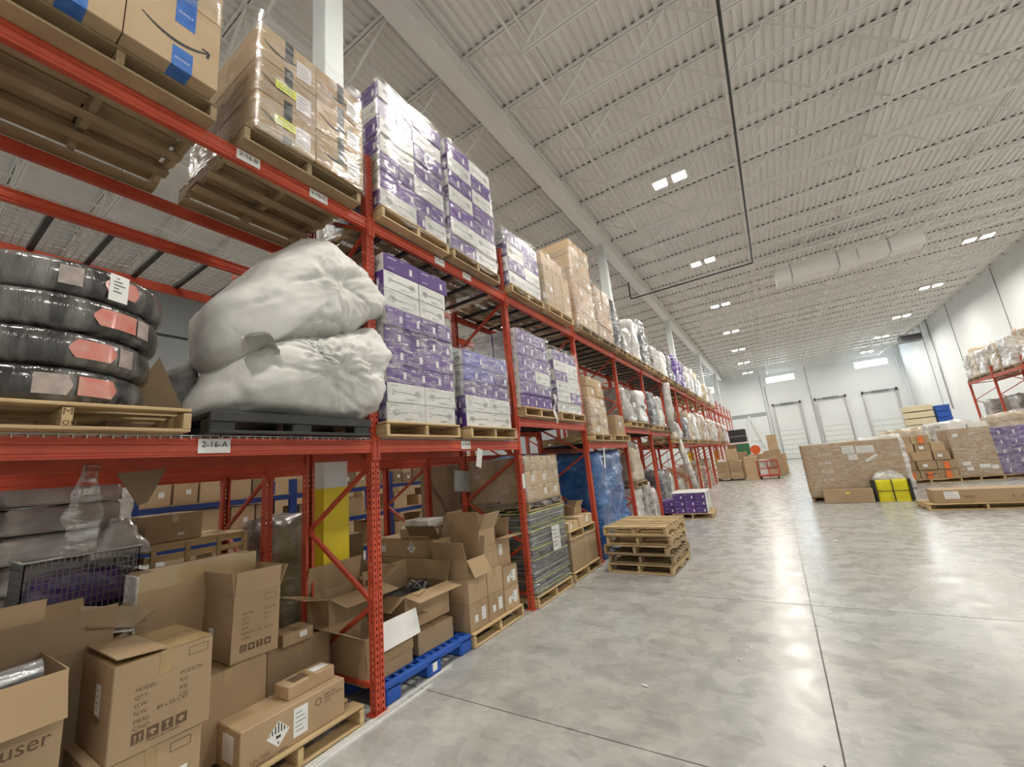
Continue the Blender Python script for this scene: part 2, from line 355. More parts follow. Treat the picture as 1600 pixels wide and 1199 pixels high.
# corrugated roof deck and joists
ceil = bpy.data.objects.new('ceiling', None); COL.objects.link(ceil); ceil['kind'] = 'structure'
g = G(); p = .19; n = int((XR-XL)/p); prof = []
for i in range(n+1):
    x = XL+i*p; prof += [(x, 0), (x+.07, 0), (x+.10, .05), (x+.16, .05)]
for a, b in zip(prof, prof[1:]): g.quad((a[0], YB, ZD+a[1]), (b[0], YB, ZD+b[1]), (b[0], YF, ZD+b[1]), (a[0], YF, ZD+a[1]))
ob('corrugated_deck', g.mesh('corrugated_deck', 'deck'), ceil)
ob('roof_cover', G().box(XL-.3, XR+.3, YB-.3, YF+.3, ZD+.12, ZD+.2).mesh('roof_cover', 'deck'), ceil)
JZ = 10.5
def joist_parts(xa, xb):
    top = G().box(xa, xb, -.05, -.012, JZ+.06, ZD-.002).box(xa, xb, .012, .05, JZ+.06, ZD-.002)
    a, b = xa+1.45, xb-1.45; zb = 9.76
    bot = G().box(a, b, -.05, -.012, zb-.045, zb+.01).box(a, b, .012, .05, zb-.045, zb+.01)
    web = G(); n = max(2, round((b-a)/1.6)); st = (b-a)/n
    web.bar((xa+.1, 0, JZ+.08), (a, 0, zb), .04, .04).bar((xb-.1, 0, JZ+.08), (b, 0, zb), .04, .04)
    for i in range(n):
        x = a+i*st
        web.bar((x, 0, zb), (x+st/2, 0, JZ+.08), .044, .044).bar((x+st/2, 0, JZ+.08), (x+st, 0, zb), .044, .044)
        web.bar((x+st/2, 0, JZ+.08), (x+st/2+.02, 0, zb), .02, .02) if i % 2 else None
    seat = G().box(xa-.12, xa+.12, -.06, .06, JZ-.03, JZ+.1).box(xb-.12, xb+.12, -.06, .06, JZ-.03, JZ+.1)
    return [(k, v.mesh(k, 'steel_white')) for k, v in (('top_chord', top), ('bottom_chord', bot), ('web_bar', web), ('joist_seat', seat))]
JP = [joist_parts(-4.2, XR-.05), joist_parts(XL+.05, -4.42)]
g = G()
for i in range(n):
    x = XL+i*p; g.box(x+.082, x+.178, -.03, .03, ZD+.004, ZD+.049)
shade_plugs = g.mesh('flute_shade_plug', 'flute_shade')  # added dark plugs over each joist, imitating shadow in the flutes
jy = [5.95+1.604*k for k in range(-8, 31)]
for y in jy:
    ob('flute_shade_plug', shade_plugs, ceil, (0, y, 0), kind='stuff')
    for P in JP:
        j = ob('roof_joist', P[0][1], ceil, (0, y, 0))
        for nm, me in P[1:]: ob(nm, me, j)
for x in (-2.75, .6, 3.9, 7.2, 10.5, -7.6, -10.9, -14.2, -17.5):
    ob('bridging_angle', G().box(x-.02, x+.02, YB, YF, 9.77, 9.81).box(x-.02, x+.02, YB, YF, JZ+.02, JZ+.06).mesh('bridging_angle', 'steel_white'), ceil)
# black sprinkler main under the roof
g = G(); g.tube((.60, YB+.1, 9.55), (.60, 19.7, 9.55), .03).tube((.60, 19.7, 9.55), (-4.75, 19.7, 9.55), .03).tube((-4.75, 19.7, 9.55), (-4.75, 19.7, 10.5), .03)
ob('sprinkler_pipe', g.mesh('sprinkler_pipe', 'dark_steel', True), None, label='thin black pipe running under the roof and turning square towards the columns', cat='pipe')
d = thing('air_duct', 'pale boxed air duct hung across the hall under the joists', 'duct', (0, 22, 0))
ob('duct_section', G().cham(1.4, 4.36, -.45, .45, 9.0, 9.66, .02).mesh('duct_section', 'steel_white'), d)
ob('duct_section', G().cham(4.4, 6.5, -.35, .35, 9.08, 9.66, .02).mesh('duct_section', 'steel_white'), d)
for x, w, z in ((2.0, .47, 8.99), (3.7, .47, 8.99), (5.4, .37, 9.07)): ob('duct_strap', G().box(x, x+.04, -w, w, z, 9.70).mesh('duct_strap', 'zinc'), d)

# high-bay lamps, each with two square heads
def lamp_parts():
    rail = G().box(-.5, .5, -.03, .03, .18, .24)
    head = G().cham(-.20, .20, -.20, .20, 0, .10, .015)
    for k in range(-3, 4): head.box(-.18, .18, k*.05-.006, k*.05+.006, .10, .15)
    lens = G().quad((-.17, -.17, -.004), (-.17, .17, -.004), (.17, .17, -.004), (.17, -.17, -.004))
    rod = G().tube((0, 0, .24), (0, 0, 1.10), .012, 6)
    return rail.mesh('rail', 'steel_white'), head.mesh('lamp_head', 'steel_white'), lens.mesh('lens', 'lamp_lens'), rod.mesh('hanger', 'steel_white')
rail, head, lens, rod = lamp_parts()
def lamp(x, y, lab):
    t = thing('high_bay_lamp', lab, 'lamp', (x, y, 9.52), 0, 'high bay lamps under the roof')
    ob('rail', rail, t)
    for s in (-1, 1):
        ob('hanger', rod, t, (s*.3, 0, 0)); h = ob('lamp_head', head, t, (s*.27, 0, .06)); ob('lens', lens, h)
for row, x in (('the row nearer the columns', -1.17), ('the row nearer the white side wall', 8.88), ('the row over the back racks', -11.2)):
    for k in range(-2, 7): lamp(x, 11.65+6.45*k, 'lit twin-head lamp under the roof, %s in %s' % (ORD[k+2], row))

# dock doors with their vertical tracks
for i, (a, b) in enumerate(((.42, 3.06), (4.36, 7.05), (8.42, 11.14))):
    d = bpy.data.objects.new('door_%d' % (i+1), None); COL.objects.link(d); d['kind'] = 'structure'; d.location = ((a+b)/2, YF, 0); w = (b-a)/2-.12
    for k in range(6):
        z = .03+k*.52; pn = ob('door_panel', shared(('dp', round(w, 2)), lambda: G().cham(-w, w, -.07, -.02, 0, .50, .012).mesh('door_panel', 'door_white')), d, (0, 0, z))
        ob('panel_line', shared(('dl', round(w, 2)), lambda: G().box(-w, w, -.068, -.03, .50, .52).mesh('panel_line', 'ink_grey')), pn)
    for s in (-1, 1): ob('track', G().box(s*(w+.08)-.05, s*(w+.08)+.05, -.16, -.01, 0, 6.1).mesh('track', 'zinc'), d)
    ob('torsion_bar', G().tube((-w-.2, -.2, 6.12), (w+.2, -.2, 6.12), .05).tube((-w*.5, -.2, 6.12), (w*.6, -.2, 6.12), .10).mesh('torsion_bar', 'ink_grey', True), d)
    for s in (-1, 1): ob('cable_drum', G().tube((s*(w+.1)-.06, -.2, 6.12), (s*(w+.1)+.06, -.2, 6.12), .16, 12).mesh('cable_drum', 'dark_steel', True), d)
    ob('bumper', G().box(-w, w, -.3, -.1, 0, .02).mesh('bumper', 'dark_steel'), d)
# white steel frame leaning by the far wall
t = thing('steel_trestle', 'white A-shaped steel frame standing against the far wall', 'frame', (-2.1, 54.6, 0))
ob('post', G().bar((-.75, 0, 0), (-.05, .3, 5.2), .16, .16).mesh('post', 'door_white'), t); ob('post', G().bar((1.6, 0, 0), (.05, .3, 5.2), .16, .16).mesh('post', 'door_white'), t)
ob('cross_bar', G().bar((-.4, .15, 2.6), (.8, .15, 2.6), .1, .1).mesh('cross_bar', 'door_white'), t)

# ------------------------------------------------------------------ pallet racks
PITCH = 2.47
FY = lambda i: 2.45+PITCH*(i-1)
XF, DEP = -3.02, 1.06            # front face of row A and its depth
def upright_mesh(h):
    """C-profile post, 85 mm wide (y) by 75 mm deep (x), front face at x=0 looking +x, rows of slots punched through"""
    w, d, t = .0425, .075, .004
    g = G(); p = .05; n = int(h/p)
    ys = [-w, -.030, -.018, -.006, .006, .018, .030, w]
    def xo(j): return 0 if j not in (3, 4) else -.006
    for k in range(n):
        z = k*p; zs = [z, z+.014, z+.036, z+p]
        for c in range(7):
            x = -.006 if c == 3 else 0
            if c in (1, 5):
                g.quad((0, ys[c], zs[0]), (0, ys[c+1], zs[0]), (0, ys[c+1], zs[1]), (0, ys[c], zs[1]))
                g.quad((0, ys[c], zs[2]), (0, ys[c+1], zs[2]), (0, ys[c+1], zs[3]), (0, ys[c], zs[3]))
        # side slots on the -y and +y sides
        for s in (-1, 1):
            for a, b, z0, z1 in ((0, -.03, zs[0], zs[3]), (-.042, -d, zs[0], zs[3]), (-.03, -.042, zs[0], zs[1]), (-.03, -.042, zs[2], zs[3])):
                g.quad((a, s*w, z0), (b, s*w, z0), (b, s*w, z1), (a, s*w, z1))
    H = n*p
    for c in (0, 2, 4, 6): g.quad((0, ys[c], 0), (0, ys[c+1], 0), (0, ys[c+1], H), (0, ys[c], H))
    g.quad((-.006, ys[3], 0), (-.006, ys[4], 0), (-.006, ys[4], H), (-.006, ys[3], H))
    g.quad((0, ys[3], 0), (-.006, ys[3], 0), (-.006, ys[3], H), (0, ys[3], H)); g.quad((0, ys[4], 0), (-.006, ys[4], 0), (-.006, ys[4], H), (0, ys[4], H))
    for s in (-1, 1): g.quad((-d, s*w, 0), (-d, s*.02, 0), (-d, s*.02, H), (-d, s*w, H))
    return g.mesh('upright', 'rack_red')
def frame_parts(h):
    up = upright_mesh(h)
    pl = G().box(-.10, .03, -.07, .07, 0, .008).mesh('base_plate', 'rack_red')
    hb = G().box(-DEP+.07, -.07, -.018, .018, -.02, .02).mesh('horizontal_brace', 'rack_red')
    a = -.05; b = -DEP+.05; dz = .58
    d1 = G().bar((b, 0, 0), (a, 0, dz), .034, .034, (0, 1, 0)).mesh('diagonal_brace', 'rack_red')
    d2 = G().bar((a, 0, 0), (b, 0, dz), .034, .034, (0, 1, 0)).mesh('diagonal_brace', 'rack_red')
    return up, pl, hb, d1, d2, dz
def make_frame(h, lab, loc, flip=False, group=None):
    up, pl, hb, d1, d2, dz = shared(('frame', h), lambda: frame_parts(h))
    t = thing('upright_frame', lab, 'rack frame', loc, PI if flip else 0, group)
    ob('upright', up, t); ob('upright', up, t, (-DEP, 0, 0), (0, 0, PI))
    ob('base_plate', pl, t); ob('base_plate', pl, t, (-DEP, 0, 0), (0, 0, PI))
    ob('horizontal_brace', hb, t, (0, 0, .19)); ob('horizontal_brace', hb, t, (0, 0, h-.12))
    z = .22; k = 0
    while z+dz < h-.1:
        ob('diagonal_brace', (d1 if k % 2 == 0 else d2), t, (0, 0, z)); z += dz; k += 1
    return t
NF = 17
for i in range(0, NF+1):
    nm = ['last upright frame of the row nearest the camera side, tyres beside it', 'red upright frame beside the white sacks, holding location signs 2-16'][i] if i < 2 else 'red upright frame of the aisle rack, %s beyond the white sacks' % ORD[i-2]
    if i == 0: nm = 'red upright frame of the aisle rack, before the stacked tyres'
    make_frame(5.15, nm, (XF, FY(i), 0), group='upright frames of the aisle rack')
XB = -4.75
for i in range(0, 9):
    nm = 'red upright frame of the rear rack, %s behind the aisle rack from the tyres' % ORD[i]
    make_frame(4.75, nm, (XB, FY(i)-.02, 0), group='upright frames of the rear rack')
def beam_parts(L, h):
    pr = [(0, 0), (0, -.018), (-.006, -.024), (-.006, -.040), (0, -.046), (0, -h+.03), (-.006, -h+.026), (-.006, -h+.014), (0, -h+.008), (0, -h), (-.045, -h), (-.045, -.028), (-.012, -.028), (-.012, 0)]
    g = G().prism(pr, .045, L-.045, 'y'); me = g.mesh('beam', 'rack_red', fix=True)
    c = G().box(-.05, .006, .0, .045, -.18, .03).box(-.03, .012, .012, .018, -.17, .02).mesh('connector', 'rack_red')
    return me, c
def make_beam(y, z, x, lab, flip=False, h=.115, L=PITCH, group='load beams of the aisle rack'):
    me, c = shared(('beam', L, h), lambda: beam_parts(L, h))
    t = thing('rack_beam', lab, 'rack beam', (x, y, z), 0, group)
    if flip: t.location = (x, y+L, z); t.rotation_euler = (0, 0, PI)
    ob('beam', me, t); ob('connector', c, t); ob('connector', c, t, (0, L-.045, 0))
    return t
LV = [2.17, 2.17, 2.50, 2.16, 2.52, 2.50] + [2.14, 2.12, 2.14, 2.15, 2.12, 2.14, 2.12, 2.14, 2.13, 2.13, 2.14]
BEAMS = {}
for i in range(NF):
    w = ['the tyres and sacks', 'the first purple pallets'][i] if i < 2 else 'bay %s beyond the sacks' % ORD[i-1]
    for lv, z, nm in ((1, LV[i], 'lower'), (2, 4.38, 'upper')):
        BEAMS[i, lv] = make_beam(FY(i), z, XF+.012, 'red %s front load beam under %s' % (nm, w) if i < 2 else 'red %s front load beam of %s' % (nm, w))
        make_beam(FY(i), z, XF-DEP-.012, ('red %s rear load beam under %s' % (nm, w)) if i < 2 else 'red %s rear load beam of %s' % (nm, w), True)
for i in range(0, 6):
    for z, nm in ((2.10, 'lower'), (4.36, 'upper')):
        make_beam(FY(i)-.02, z, XB+.012, 'red %s front load beam of the rear rack, %s bay from the tyres' % (nm, ORD[i]), group='load beams of the rear rack')
        make_beam(FY(i)-.02, z, XB-DEP-.012, 'red %s back load beam of the rear rack, %s bay from the tyres' % (nm, ORD[i]), True, group='load beams of the rear rack')
def beam_label(b, y, txt, w=.17, h=.085, sz=.05):
    l = ob('location_label', shared(('lab', w, h), lambda: G().box(0, .003, -w/2, w/2, -h/2, h/2).mesh('location_label', 'paper')), b, (.002, y, -.052), label='white location label with black lettering')
    ob('lettering', text_mesh(txt, sz), l, (.0045, 0, .008), FRONT)
beam_label(BEAMS[0, 1], 1.19-FY(0), '2-16-A', .18, .09, .052)
beam_label(BEAMS[0, 2], 1.31-FY(0), '2-16-B'); beam_label(BEAMS[0, 2], 1.89-FY(0), '2-16-C')
beam_label(BEAMS[1, 1], 3.72-FY(1), '2-15-A', .17, .09, .05); beam_label(BEAMS[1, 2], 3.46-FY(1), '2-15-B'); beam_label(BEAMS[1, 2], 3.98-FY(1), '2-15-C')
# paper tags hanging on the rack
tg = lambda lab, loc, rot, w, h: ob('hanging_tag', G().box(0, .002, -w/2, w/2, -h, 0).box(.002, .0024, -w*.3, w*.3, -h*.3, -h*.22, 0).mesh('hanging_tag', ['paper']), None, loc, rot, lab, 'tag')
tg('white paper tag hanging from the lower beam beside a brace', (XF+.02, 3.98, 2.07), (R(-16), 0, 0), .10, .22)
tg('white paper tag stuck on the second red upright', (XF+.004, 4.97, 1.72), (0, 0, 0), .13, .2)
tg('white plastic strip hanging under the lower beam before the blue load', (XF+.02, 8.2, 2.06), (R(-12), 0, 0), .07, .42)

# wire decks: lattice, front hooks and black supports
def deck_parts(w):
    g = G(); d = DEP+.06; r = .0025
    n = int(w/.05)
    for k in range(n+1):
        y = k*w/n
        g.box(-d, .0, y-r, y+r, .004, .009); g.box(0, .005, y-r, y+r, -.010, .009)
    for k in range(12):
        x = -d+k*d/11; g.box(x-r, x+r, 0, w, .009, .014)
    s = G().box(-d+.03, -.03, -.022, .022, -.03, .003)
    return g.mesh('wire_mesh', 'zinc'), s.mesh('deck_support', 'dark_steel')
def wire_deck(x, y, z, w, lab, group):
    me, s = shared(('deck', w), lambda: deck_parts(w))
    t = thing('wire_deck', lab, 'wire deck', (x, y, z), 0, group)
    ob('wire_mesh', me, t, kind=None)
    for k in (.16, .5, .84): ob('deck_support', s, t, (0, w*k, 0))
    return t
for i in range(0, 8):
    for k in (0, 1):
        y = FY(i)+.07+k*1.175
        wire_deck(XF+.02, y, LV[i], 1.16, 'wire mesh deck on the lower beams, %s along from the tyres' % ORD[2*i+k], 'wire decks of the lower level')
        if i > 0: wire_deck(XF+.02, y, 4.38, 1.16, 'wire mesh deck on the upper beams, %s along from the purple cartons' % ORD[2*i+k-2], 'wire decks of the upper level')
        if i < 4: wire_deck(XB+.02, y-.02, 4.36, 1.16, 'wire mesh deck of the rear rack, upper level, %s from the tyres' % ORD[2*i+k], 'wire decks of the rear rack')

# ------------------------------------------------------------------ pallets
def pallet_parts(w, d, old):
    m = 'wood_old' if old else 'wood'; nb = 7
    bd = G().cham(-d/2+0, d/2, 0, 0, 0, 0) if False else None
    top = G().cham(-.045, .045, -w/2, w/2, 0, .018, .003).mesh('deck_board', m)
    st = G().prism([(-d/2, 0), (-d/2+.16, 0), (-d/2+.19, .03), (-d/2+.40, .03), (-d/2+.43, 0), (d/2-.43, 0), (d/2-.40, .03), (d/2-.19, .03), (d/2-.16, 0), (d/2, 0), (d/2, .09), (-d/2, .09)], -.019, .019, 'y').mesh('stringer', m, fix=True)
    lead = G().cham(-.065, .065, -w/2, w/2, 0, .018, .003).mesh('lead_board', m)
    return top, st, lead
def make_pallet(lab, x, y, z, w=1.016, d=1.2, rz=0, old=False, group='wooden pallets', parts=True, tilt=0):
    """x is the front edge (aisle side), y the middle; boards run along the front"""
    t = thing('pallet', lab, 'pallet', (x-(d/2 if rz == 0 else 0), y, z), rz, group)
    if tilt: t.rotation_euler = (0, tilt, rz)
    top, st, lead = shared(('pal', w, d, old), lambda: pallet_parts(w, d, old))
    for k in range(7):
        x_ = -d/2+.065+k*(d-.13)/6
        b = ob('lead_board' if k in (0, 6) else 'deck_board', lead if k in (0, 6) else top, t, (x_, 0, .122))
    for s in (-1, 0, 1): ob('stringer', st, t, (0, s*(w/2-.019), .022))
    for k in range(5): ob('bottom_board', lead if k in (0, 4) else top, t, (-d/2+.065+k*(d-.13)/4, 0, .003))
    return t

# ------------------------------------------------------------------ cartons, prints, films, bundles
def carton_mesh(w, d, h, fm, c=.006):
    mats = []; ix = []
    for m in fm:
        if m not in mats: mats.append(m)
        ix.append(mats.index(m))
    return shared(('ctn', w, d, h, tuple(fm)), lambda: G().cham(-d/2, d/2, -w/2, w/2, 0, h, c, 0, ix).mesh('carton', mats))
def print_white(w, h, flip):
    g = G(); f = -1 if flip else 1
    P = lambda *a: [(f*p[0]*w, h/2+p[1]*h) for p in a]; t = .0075
    g.stroke(P((-.33, .02), (-.05, .03), (.12, .0), (.22, -.04)), t)
    g.stroke(P((-.37, .13), (-.39, -.10), (-.36, -.15), (-.32, -.02), (-.30, .09), (-.37, .13)), t*.7)
    g.stroke(P((.20, .06), (.27, .13), (.35, .11), (.37, .02), (.31, -.03), (.22, -.04), (.20, .06)), t)
    g.stroke(P((.22, -.05), (.26, -.17), (.31, -.18), (.29, -.04)), t); g.stroke(P((.33, -.02), (.37, -.12), (.41, -.10)), t*.8)
    g.stroke(P((.25, .03), (.29, .07), (.33, .04), (.29, .0), (.25, .03)), t*.7)
    for k, l in ((-.30, .3), (-.35, .2)): g.stroke([(-.05*w, h/2+k*h), ((-.05+l)*w, h/2+k*h)], .004)
    g.stroke([(-.42*w, h/2+.36*h), (-.22*w, h/2+.36*h)], .005)
    return g.mesh('line_drawing', 'ink_grey')
def print_purple(w, h):
    g = G(); y = min(.28*w, .12)
    def r(a, b, c, d): g.add([(0, a, c), (0, b, c), (0, b, d), (0, a, d)], [(0, 1, 2, 3)])
    r(y-.022, y+.022, h*.24, h*.30); r(y-.018, y+.018, h*.32, h*.52); r(y-.010, y+.020, h*.54, h*.62); r(y-.02, y-.006, h*.54, h*.60)
    r(-.40*w, -.16*w, h*.76, h*.80); r(-.38*w, -.22*w, h*.20, h*.225); r(-.05*w, .05*w, h*.84, h*.86)
    return g.mesh('white_print', 'ink_white')
KIND = {'W': ('carton_white', 'purple'), 'P': ('purple', 'carton_white'), 'B': ('purple_blue', 'carton_white')}
LOOK = {'W': 'white-faced carton', 'P': 'purple carton', 'B': 'bluish purple carton'}
def purple_carton(kind, x, y, z, w, d, h, lab, group, flip=False, side=False, printed=True, rz=0):
    f, s = KIND[kind]
    o = ob('purple_carton', carton_mesh(w, d, h, [f, f, s, s, f, f]), None, (x-d/2 if rz == 0 else x, y, z), (0, 0, rz+random.uniform(-.012, .012)), lab, 'carton', group)
    if printed:
        if kind == 'W': ob('line_drawing', shared(('pw', w, h, flip), lambda: print_white(w, h, flip)), o, (d/2+.0012, 0, 0))
        else: ob('white_print', shared(('pp', w, h), lambda: print_purple(w, h)), o, (d/2+.0012, 0, 0))
    if side:
        if kind == 'W': ob('white_print', shared(('pp', d, h), lambda: print_purple(d, h)), o, (0, -w/2-.0012, 0), (0, 0, -PI/2))
        else: ob('line_drawing', shared(('pw', d, h, False), lambda: print_white(d, h, False)), o, (0, -w/2-.0012, 0), (0, 0, -PI/2))
    return o
def purple_stack(desc, x, y0, z0, rows, h, d=.42, backs=True):
    z = z0; grp = 'cartons of the '+desc
    for r, row in enumerate(rows):
        y = y0+(random.uniform(0, .012) if r else 0); off = random.uniform(-.012, .012); c = 0
        for c, (k, w) in enumerate(row):
            purple_carton(k, x+off, y+w/2, z, w-.004, d, h-.003, '%s, %s row up, %s along, %s' % (LOOK[k], ORD[r], ORD[c], desc), grp, flip=(r+c) % 2 == 0, side=(c == 0))
            y += w
        if backs:
            k, w = row[0]; d2 = .36
            purple_carton(k, x+off-d-.01, y0+.17, z, .34, d2, h-.003, '%s, %s row up, rear rank, %s' % (LOOK[k], ORD[r], desc), grp, side=True, printed=False)
        z += h
    return z
def loop(x0, x1, y0, y1, n, rad):
    """n points round a rounded rectangle, with outward normals"""
    cx, cy, a, b = (x0+x1)/2, (y0+y1)/2, (x1-x0)/2, (y1-y0)/2; out = []
    per = 2*(x1-x0+y1-y0); s0 = 0
    for i in range(n):
        s = per*i/n
        if s < y1-y0: p = (x1, y0+s); nn = (1, 0)
        elif s < y1-y0+x1-x0: s -= y1-y0; p = (x1-s, y1); nn = (0, 1)
        elif s < 2*(y1-y0)+x1-x0: s -= y1-y0+x1-x0; p = (x0, y1-s); nn = (-1, 0)
        else: s -= 2*(y1-y0)+x1-x0; p = (x0+s, y0); nn = (0, -1)
        dx, dy = p[0]-cx, p[1]-cy
        ex, ey = max(0, abs(dx)-(a-rad)), max(0, abs(dy)-(b-rad))
        if ex > 0 and ey > 0:
            l = math.hypot(ex, ey); f = min(1, rad/l)
            p = (cx+math.copysign(a-rad+ex*f, dx), cy+math.copysign(b-rad+ey*f, dy)); nn = (math.copysign(ex/l, dx), math.copysign(ey/l, dy))
        out.append((p, nn))
    return out
def film_wrap(lab, x0, x1, y0, y1, z0, z1, m='film_clear', amp=.014, tail=None, seed=None):
    seed = random.random()*90 if seed is None else seed
    cx, cy = (x0+x1)/2, (y0+y1)/2; n = 56; rows = max(8, int((z1-z0)/.07)); g = G(); L = loop(x0-cx, x1-cx, y0-cy, y1-cy, n, .05)
    for k in range(rows+1):
        z = (z1-z0)*k/rows
        for (p, nn) in L:
            q = Vector((p[0]*3+seed, p[1]*3, z*5)); a = amp*(.35+abs(noise.noise(q))*1.6+.5*abs(noise.noise(q*3)))
            zz = z+(noise.noise(Vector((p[0]*4, p[1]*4, seed)))*.05 if k in (0, rows) else 0)
            g.v.append((p[0]+nn[0]*a, p[1]+nn[1]*a, zz))
    for k in range(rows):
        for i in range(n): g.f.append((k*n+i, k*n+(i+1) % n, (k+1)*n+(i+1) % n, (k+1)*n+i)); g.m.append(0)
    o = ob('stretch_film', g.mesh('stretch_film', m, True), None, (cx, cy, z0), (0, 0, 0), lab, 'plastic film', 'stretch film round the pallet loads')
    if tail:
        t = G(); px, py, pz = tail
        for i in range(9):
            t.v += [(px-cx+.02*math.sin(i*1.1), py-cy-.03+.02*math.sin(i*.8), pz-z0-i*.06), (px-cx+.02*math.sin(i*1.1)+.01, py-cy+.03-.003*i, pz-z0-i*.06)]
        for i in range(8): t.f.append((2*i, 2*i+1, 2*i+3, 2*i+2)); t.m.append(0)
        ob('loose_tail', t.mesh('loose_tail', 'wrap_white', True), o)
    return o
def bundle_mesh(w, d, h, m, seed, amp=.05, taper=.0, n=36, rough_top=.08, bands=0):
    rows = max(7, int(h/.09)); g = G(); L = loop(-d/2, d/2, -w/2, w/2, n, .09)
    for k in range(rows+1):
        t = k/rows; z = h*t; sc = 1-taper*t-(.05 if k == rows else 0)
        for p, nn in L:
            q = Vector((p[0]*2.2+seed, p[1]*2.2, z*2.6)); a = amp*(noise.noise(q)+.45*noise.noise(q*2.7)-.9*abs(noise.noise(q*4.1))-.1)
            if bands: a -= amp*.5*(abs(math.sin(PI*z*bands/h))**.25 < .7)
            zt = h*rough_top*noise.noise(Vector((p[0]*3, p[1]*3, seed))) if k == rows else 0
            g.v.append((p[0]*sc+nn[0]*a, p[1]*sc+nn[1]*a, z+zt))
    for k in range(rows):
        for i in range(n): g.f.append((k*n+i, k*n+(i+1) % n, (k+1)*n+(i+1) % n, (k+1)*n+i)); g.m.append(0)
    b = rows*n
    for s in (.6, .25):
        for i in range(n):
            p = L[i][0]; q = Vector((p[0]*3*s, p[1]*3*s, seed+4)); g.v.append((p[0]*s*(1-taper), p[1]*s*(1-taper), h*(1+rough_top*(.4+noise.noise(q)))))
        nb = len(g.v)-n
        for i in range(n): g.f.append((b+i, b+(i+1) % n, nb+(i+1) % n, nb+i)); g.m.append(0)
        b = nb
    g.f.append(tuple(range(b, b+n))); g.m.append(0); g.f.append(tuple(range(n))[::-1]); g.m.append(0)
    return g.mesh('bundle', m, True)
def bundle(lab, x, y, z, w, d, h, m, seed, group, amp=.05, taper=.0, rough_top=.08, rz=0, label=None, bands=0):
    """x is the front edge"""
    o = ob('wrapped_load', bundle_mesh(w, d, h, m, seed, amp, taper, 36, rough_top, bands), None, (x-d/2, y, z), (0, 0, rz), lab, 'wrapped load', group)
    if label:
        ob('paper_label', shared(('pl',), lambda: G().box(0, .002, -.09, .09, -.06, .06).mesh('paper_label', 'paper')), o, (d/2+.012, label[0], label[1]))
    return o
def paper_label(o, x, y, z, w, h, m='paper', rot=(0, 0, 0), lines=3, name='paper_label'):
    def mk():
        g = G(); g.box(0, .0012, -w/2, w/2, -h/2, h/2, 0)
        for k in range(lines): g.box(.0012, .0016, -w*.38, w*(.1+.26*((k*37) % 3)/2), h*.32-k*h*.62/max(1, lines-1)-.03*h, h*.32-k*h*.62/max(1, lines-1)+.02*h, 1)
        return g.mesh(name, [m, 'label_line'])
    return ob(name, shared((name, w, h, m, lines), mk), o, (x, y, z), rot)
def handling_marks(o, x, y, z, s, m='ink_brown', bgm='card', rot=(0, 0, 0)):
    def mk():
        g = G()
        for i in range(4):
            a = (i-2)*s*1.22+.11*s; g.add([(0, a, 0), (0, a+s, 0), (0, a+s, s), (0, a, s)], [(0, 1, 2, 3)], 0)
            q = lambda pts: g.add([(.0006, a+p[0]*s, p[1]*s) for p in pts], [tuple(range(len(pts)))], 1)
            if i == 0:
                for c in (.3, .7): q([(c-.05, .2), (c+.05, .2), (c+.05, .55), (c-.05, .55)]); q([(c-.14, .55), (c+.14, .55), (c, .82)])
                q([(.15, .1), (.85, .1), (.85, .15), (.15, .15)])
            elif i == 1: q([(.15, .45), (.85, .45), (.7, .7), (.3, .7)]); q([(.4, .2), (.6, .2), (.6, .45), (.4, .45)])
            elif i == 2: q([(.3, .85), (.7, .85), (.55, .5), (.45, .5)][::-1]); q([(.46, .25), (.54, .25), (.54, .5), (.46, .5)]); q([(.3, .15), (.7, .15), (.7, .24), (.3, .24)])
            else: q([(.2, .5), (.5, .2), (.8, .5), (.5, .8)]); q([(.47, .1), (.53, .1), (.53, .2), (.47, .2)])
        return g.mesh('handling_marks', [m, bgm])
    return ob('handling_marks', shared(('hm', s, m, bgm), mk), o, (x, y, z), rot)
def hazard(o, x, y, z, s, rot=(0, 0, 0), plain=False):
    def mk():
        g = G(); g.add([(0, 0, -s), (0, s, 0), (0, 0, s), (0, -s, 0)], [(0, 1, 2, 3)], 0)
        for k in range(-3, 4):
            a = k*s*.26-.05*s; b = a+.11*s; top = lambda t: s-abs(t)-.06*s
            g.add([(.0006, a, .08*s), (.0006, b, .08*s), (.0006, b, max(.09*s, top(b))), (.0006, a, max(.09*s, top(a)))], [(0, 1, 2, 3)], 1)
        g.add([(.0006, -.2*s, -.32*s), (.0006, .2*s, -.32*s), (.0006, .22*s, -.1*s), (.0006, -.22*s, -.1*s)], [(0, 1, 2, 3)], 1)
        g.add([(.0006, -.05*s, -.78*s), (.0006, .05*s, -.78*s), (.0006, .05*s, -.55*s), (.0006, -.05*s, -.55*s)], [(0, 1, 2, 3)], 1)
        return g.mesh('hazard_label', ['paper', 'ink'])
    return ob('hazard_label', shared(('hz', s), mk), o, (x, y, z), rot)
def card_box(lab, x, y, z, w, d, h, m='card', rz=0, group=None, tape=True, name='cardboard_box', tm='tape', label=None):
    """x is the front edge when rz is 0; tape runs front to back over the top"""
    o = ob(name, carton_mesh(w, d, h, [m]*6, .005), None, (x-d/2, y, z), (0, 0, rz), lab, 'box', group)
    if tape:
        tw = .026
        ob('packing_tape', shared(('tp', d, h, tm), lambda: G().box(-d/2, d/2, -tw, tw, h, h+.0012).box(d/2, d/2+.0012, -tw, tw, h-min(.09, h*.3), h+.0012).box(-d/2-.0012, -d/2, -tw, tw, h-min(.09, h*.3), h+.0012).mesh('packing_tape', tm)), o)
    if label: paper_label(o, d/2+.001, label[0], label[1], label[2], label[3])
    return o
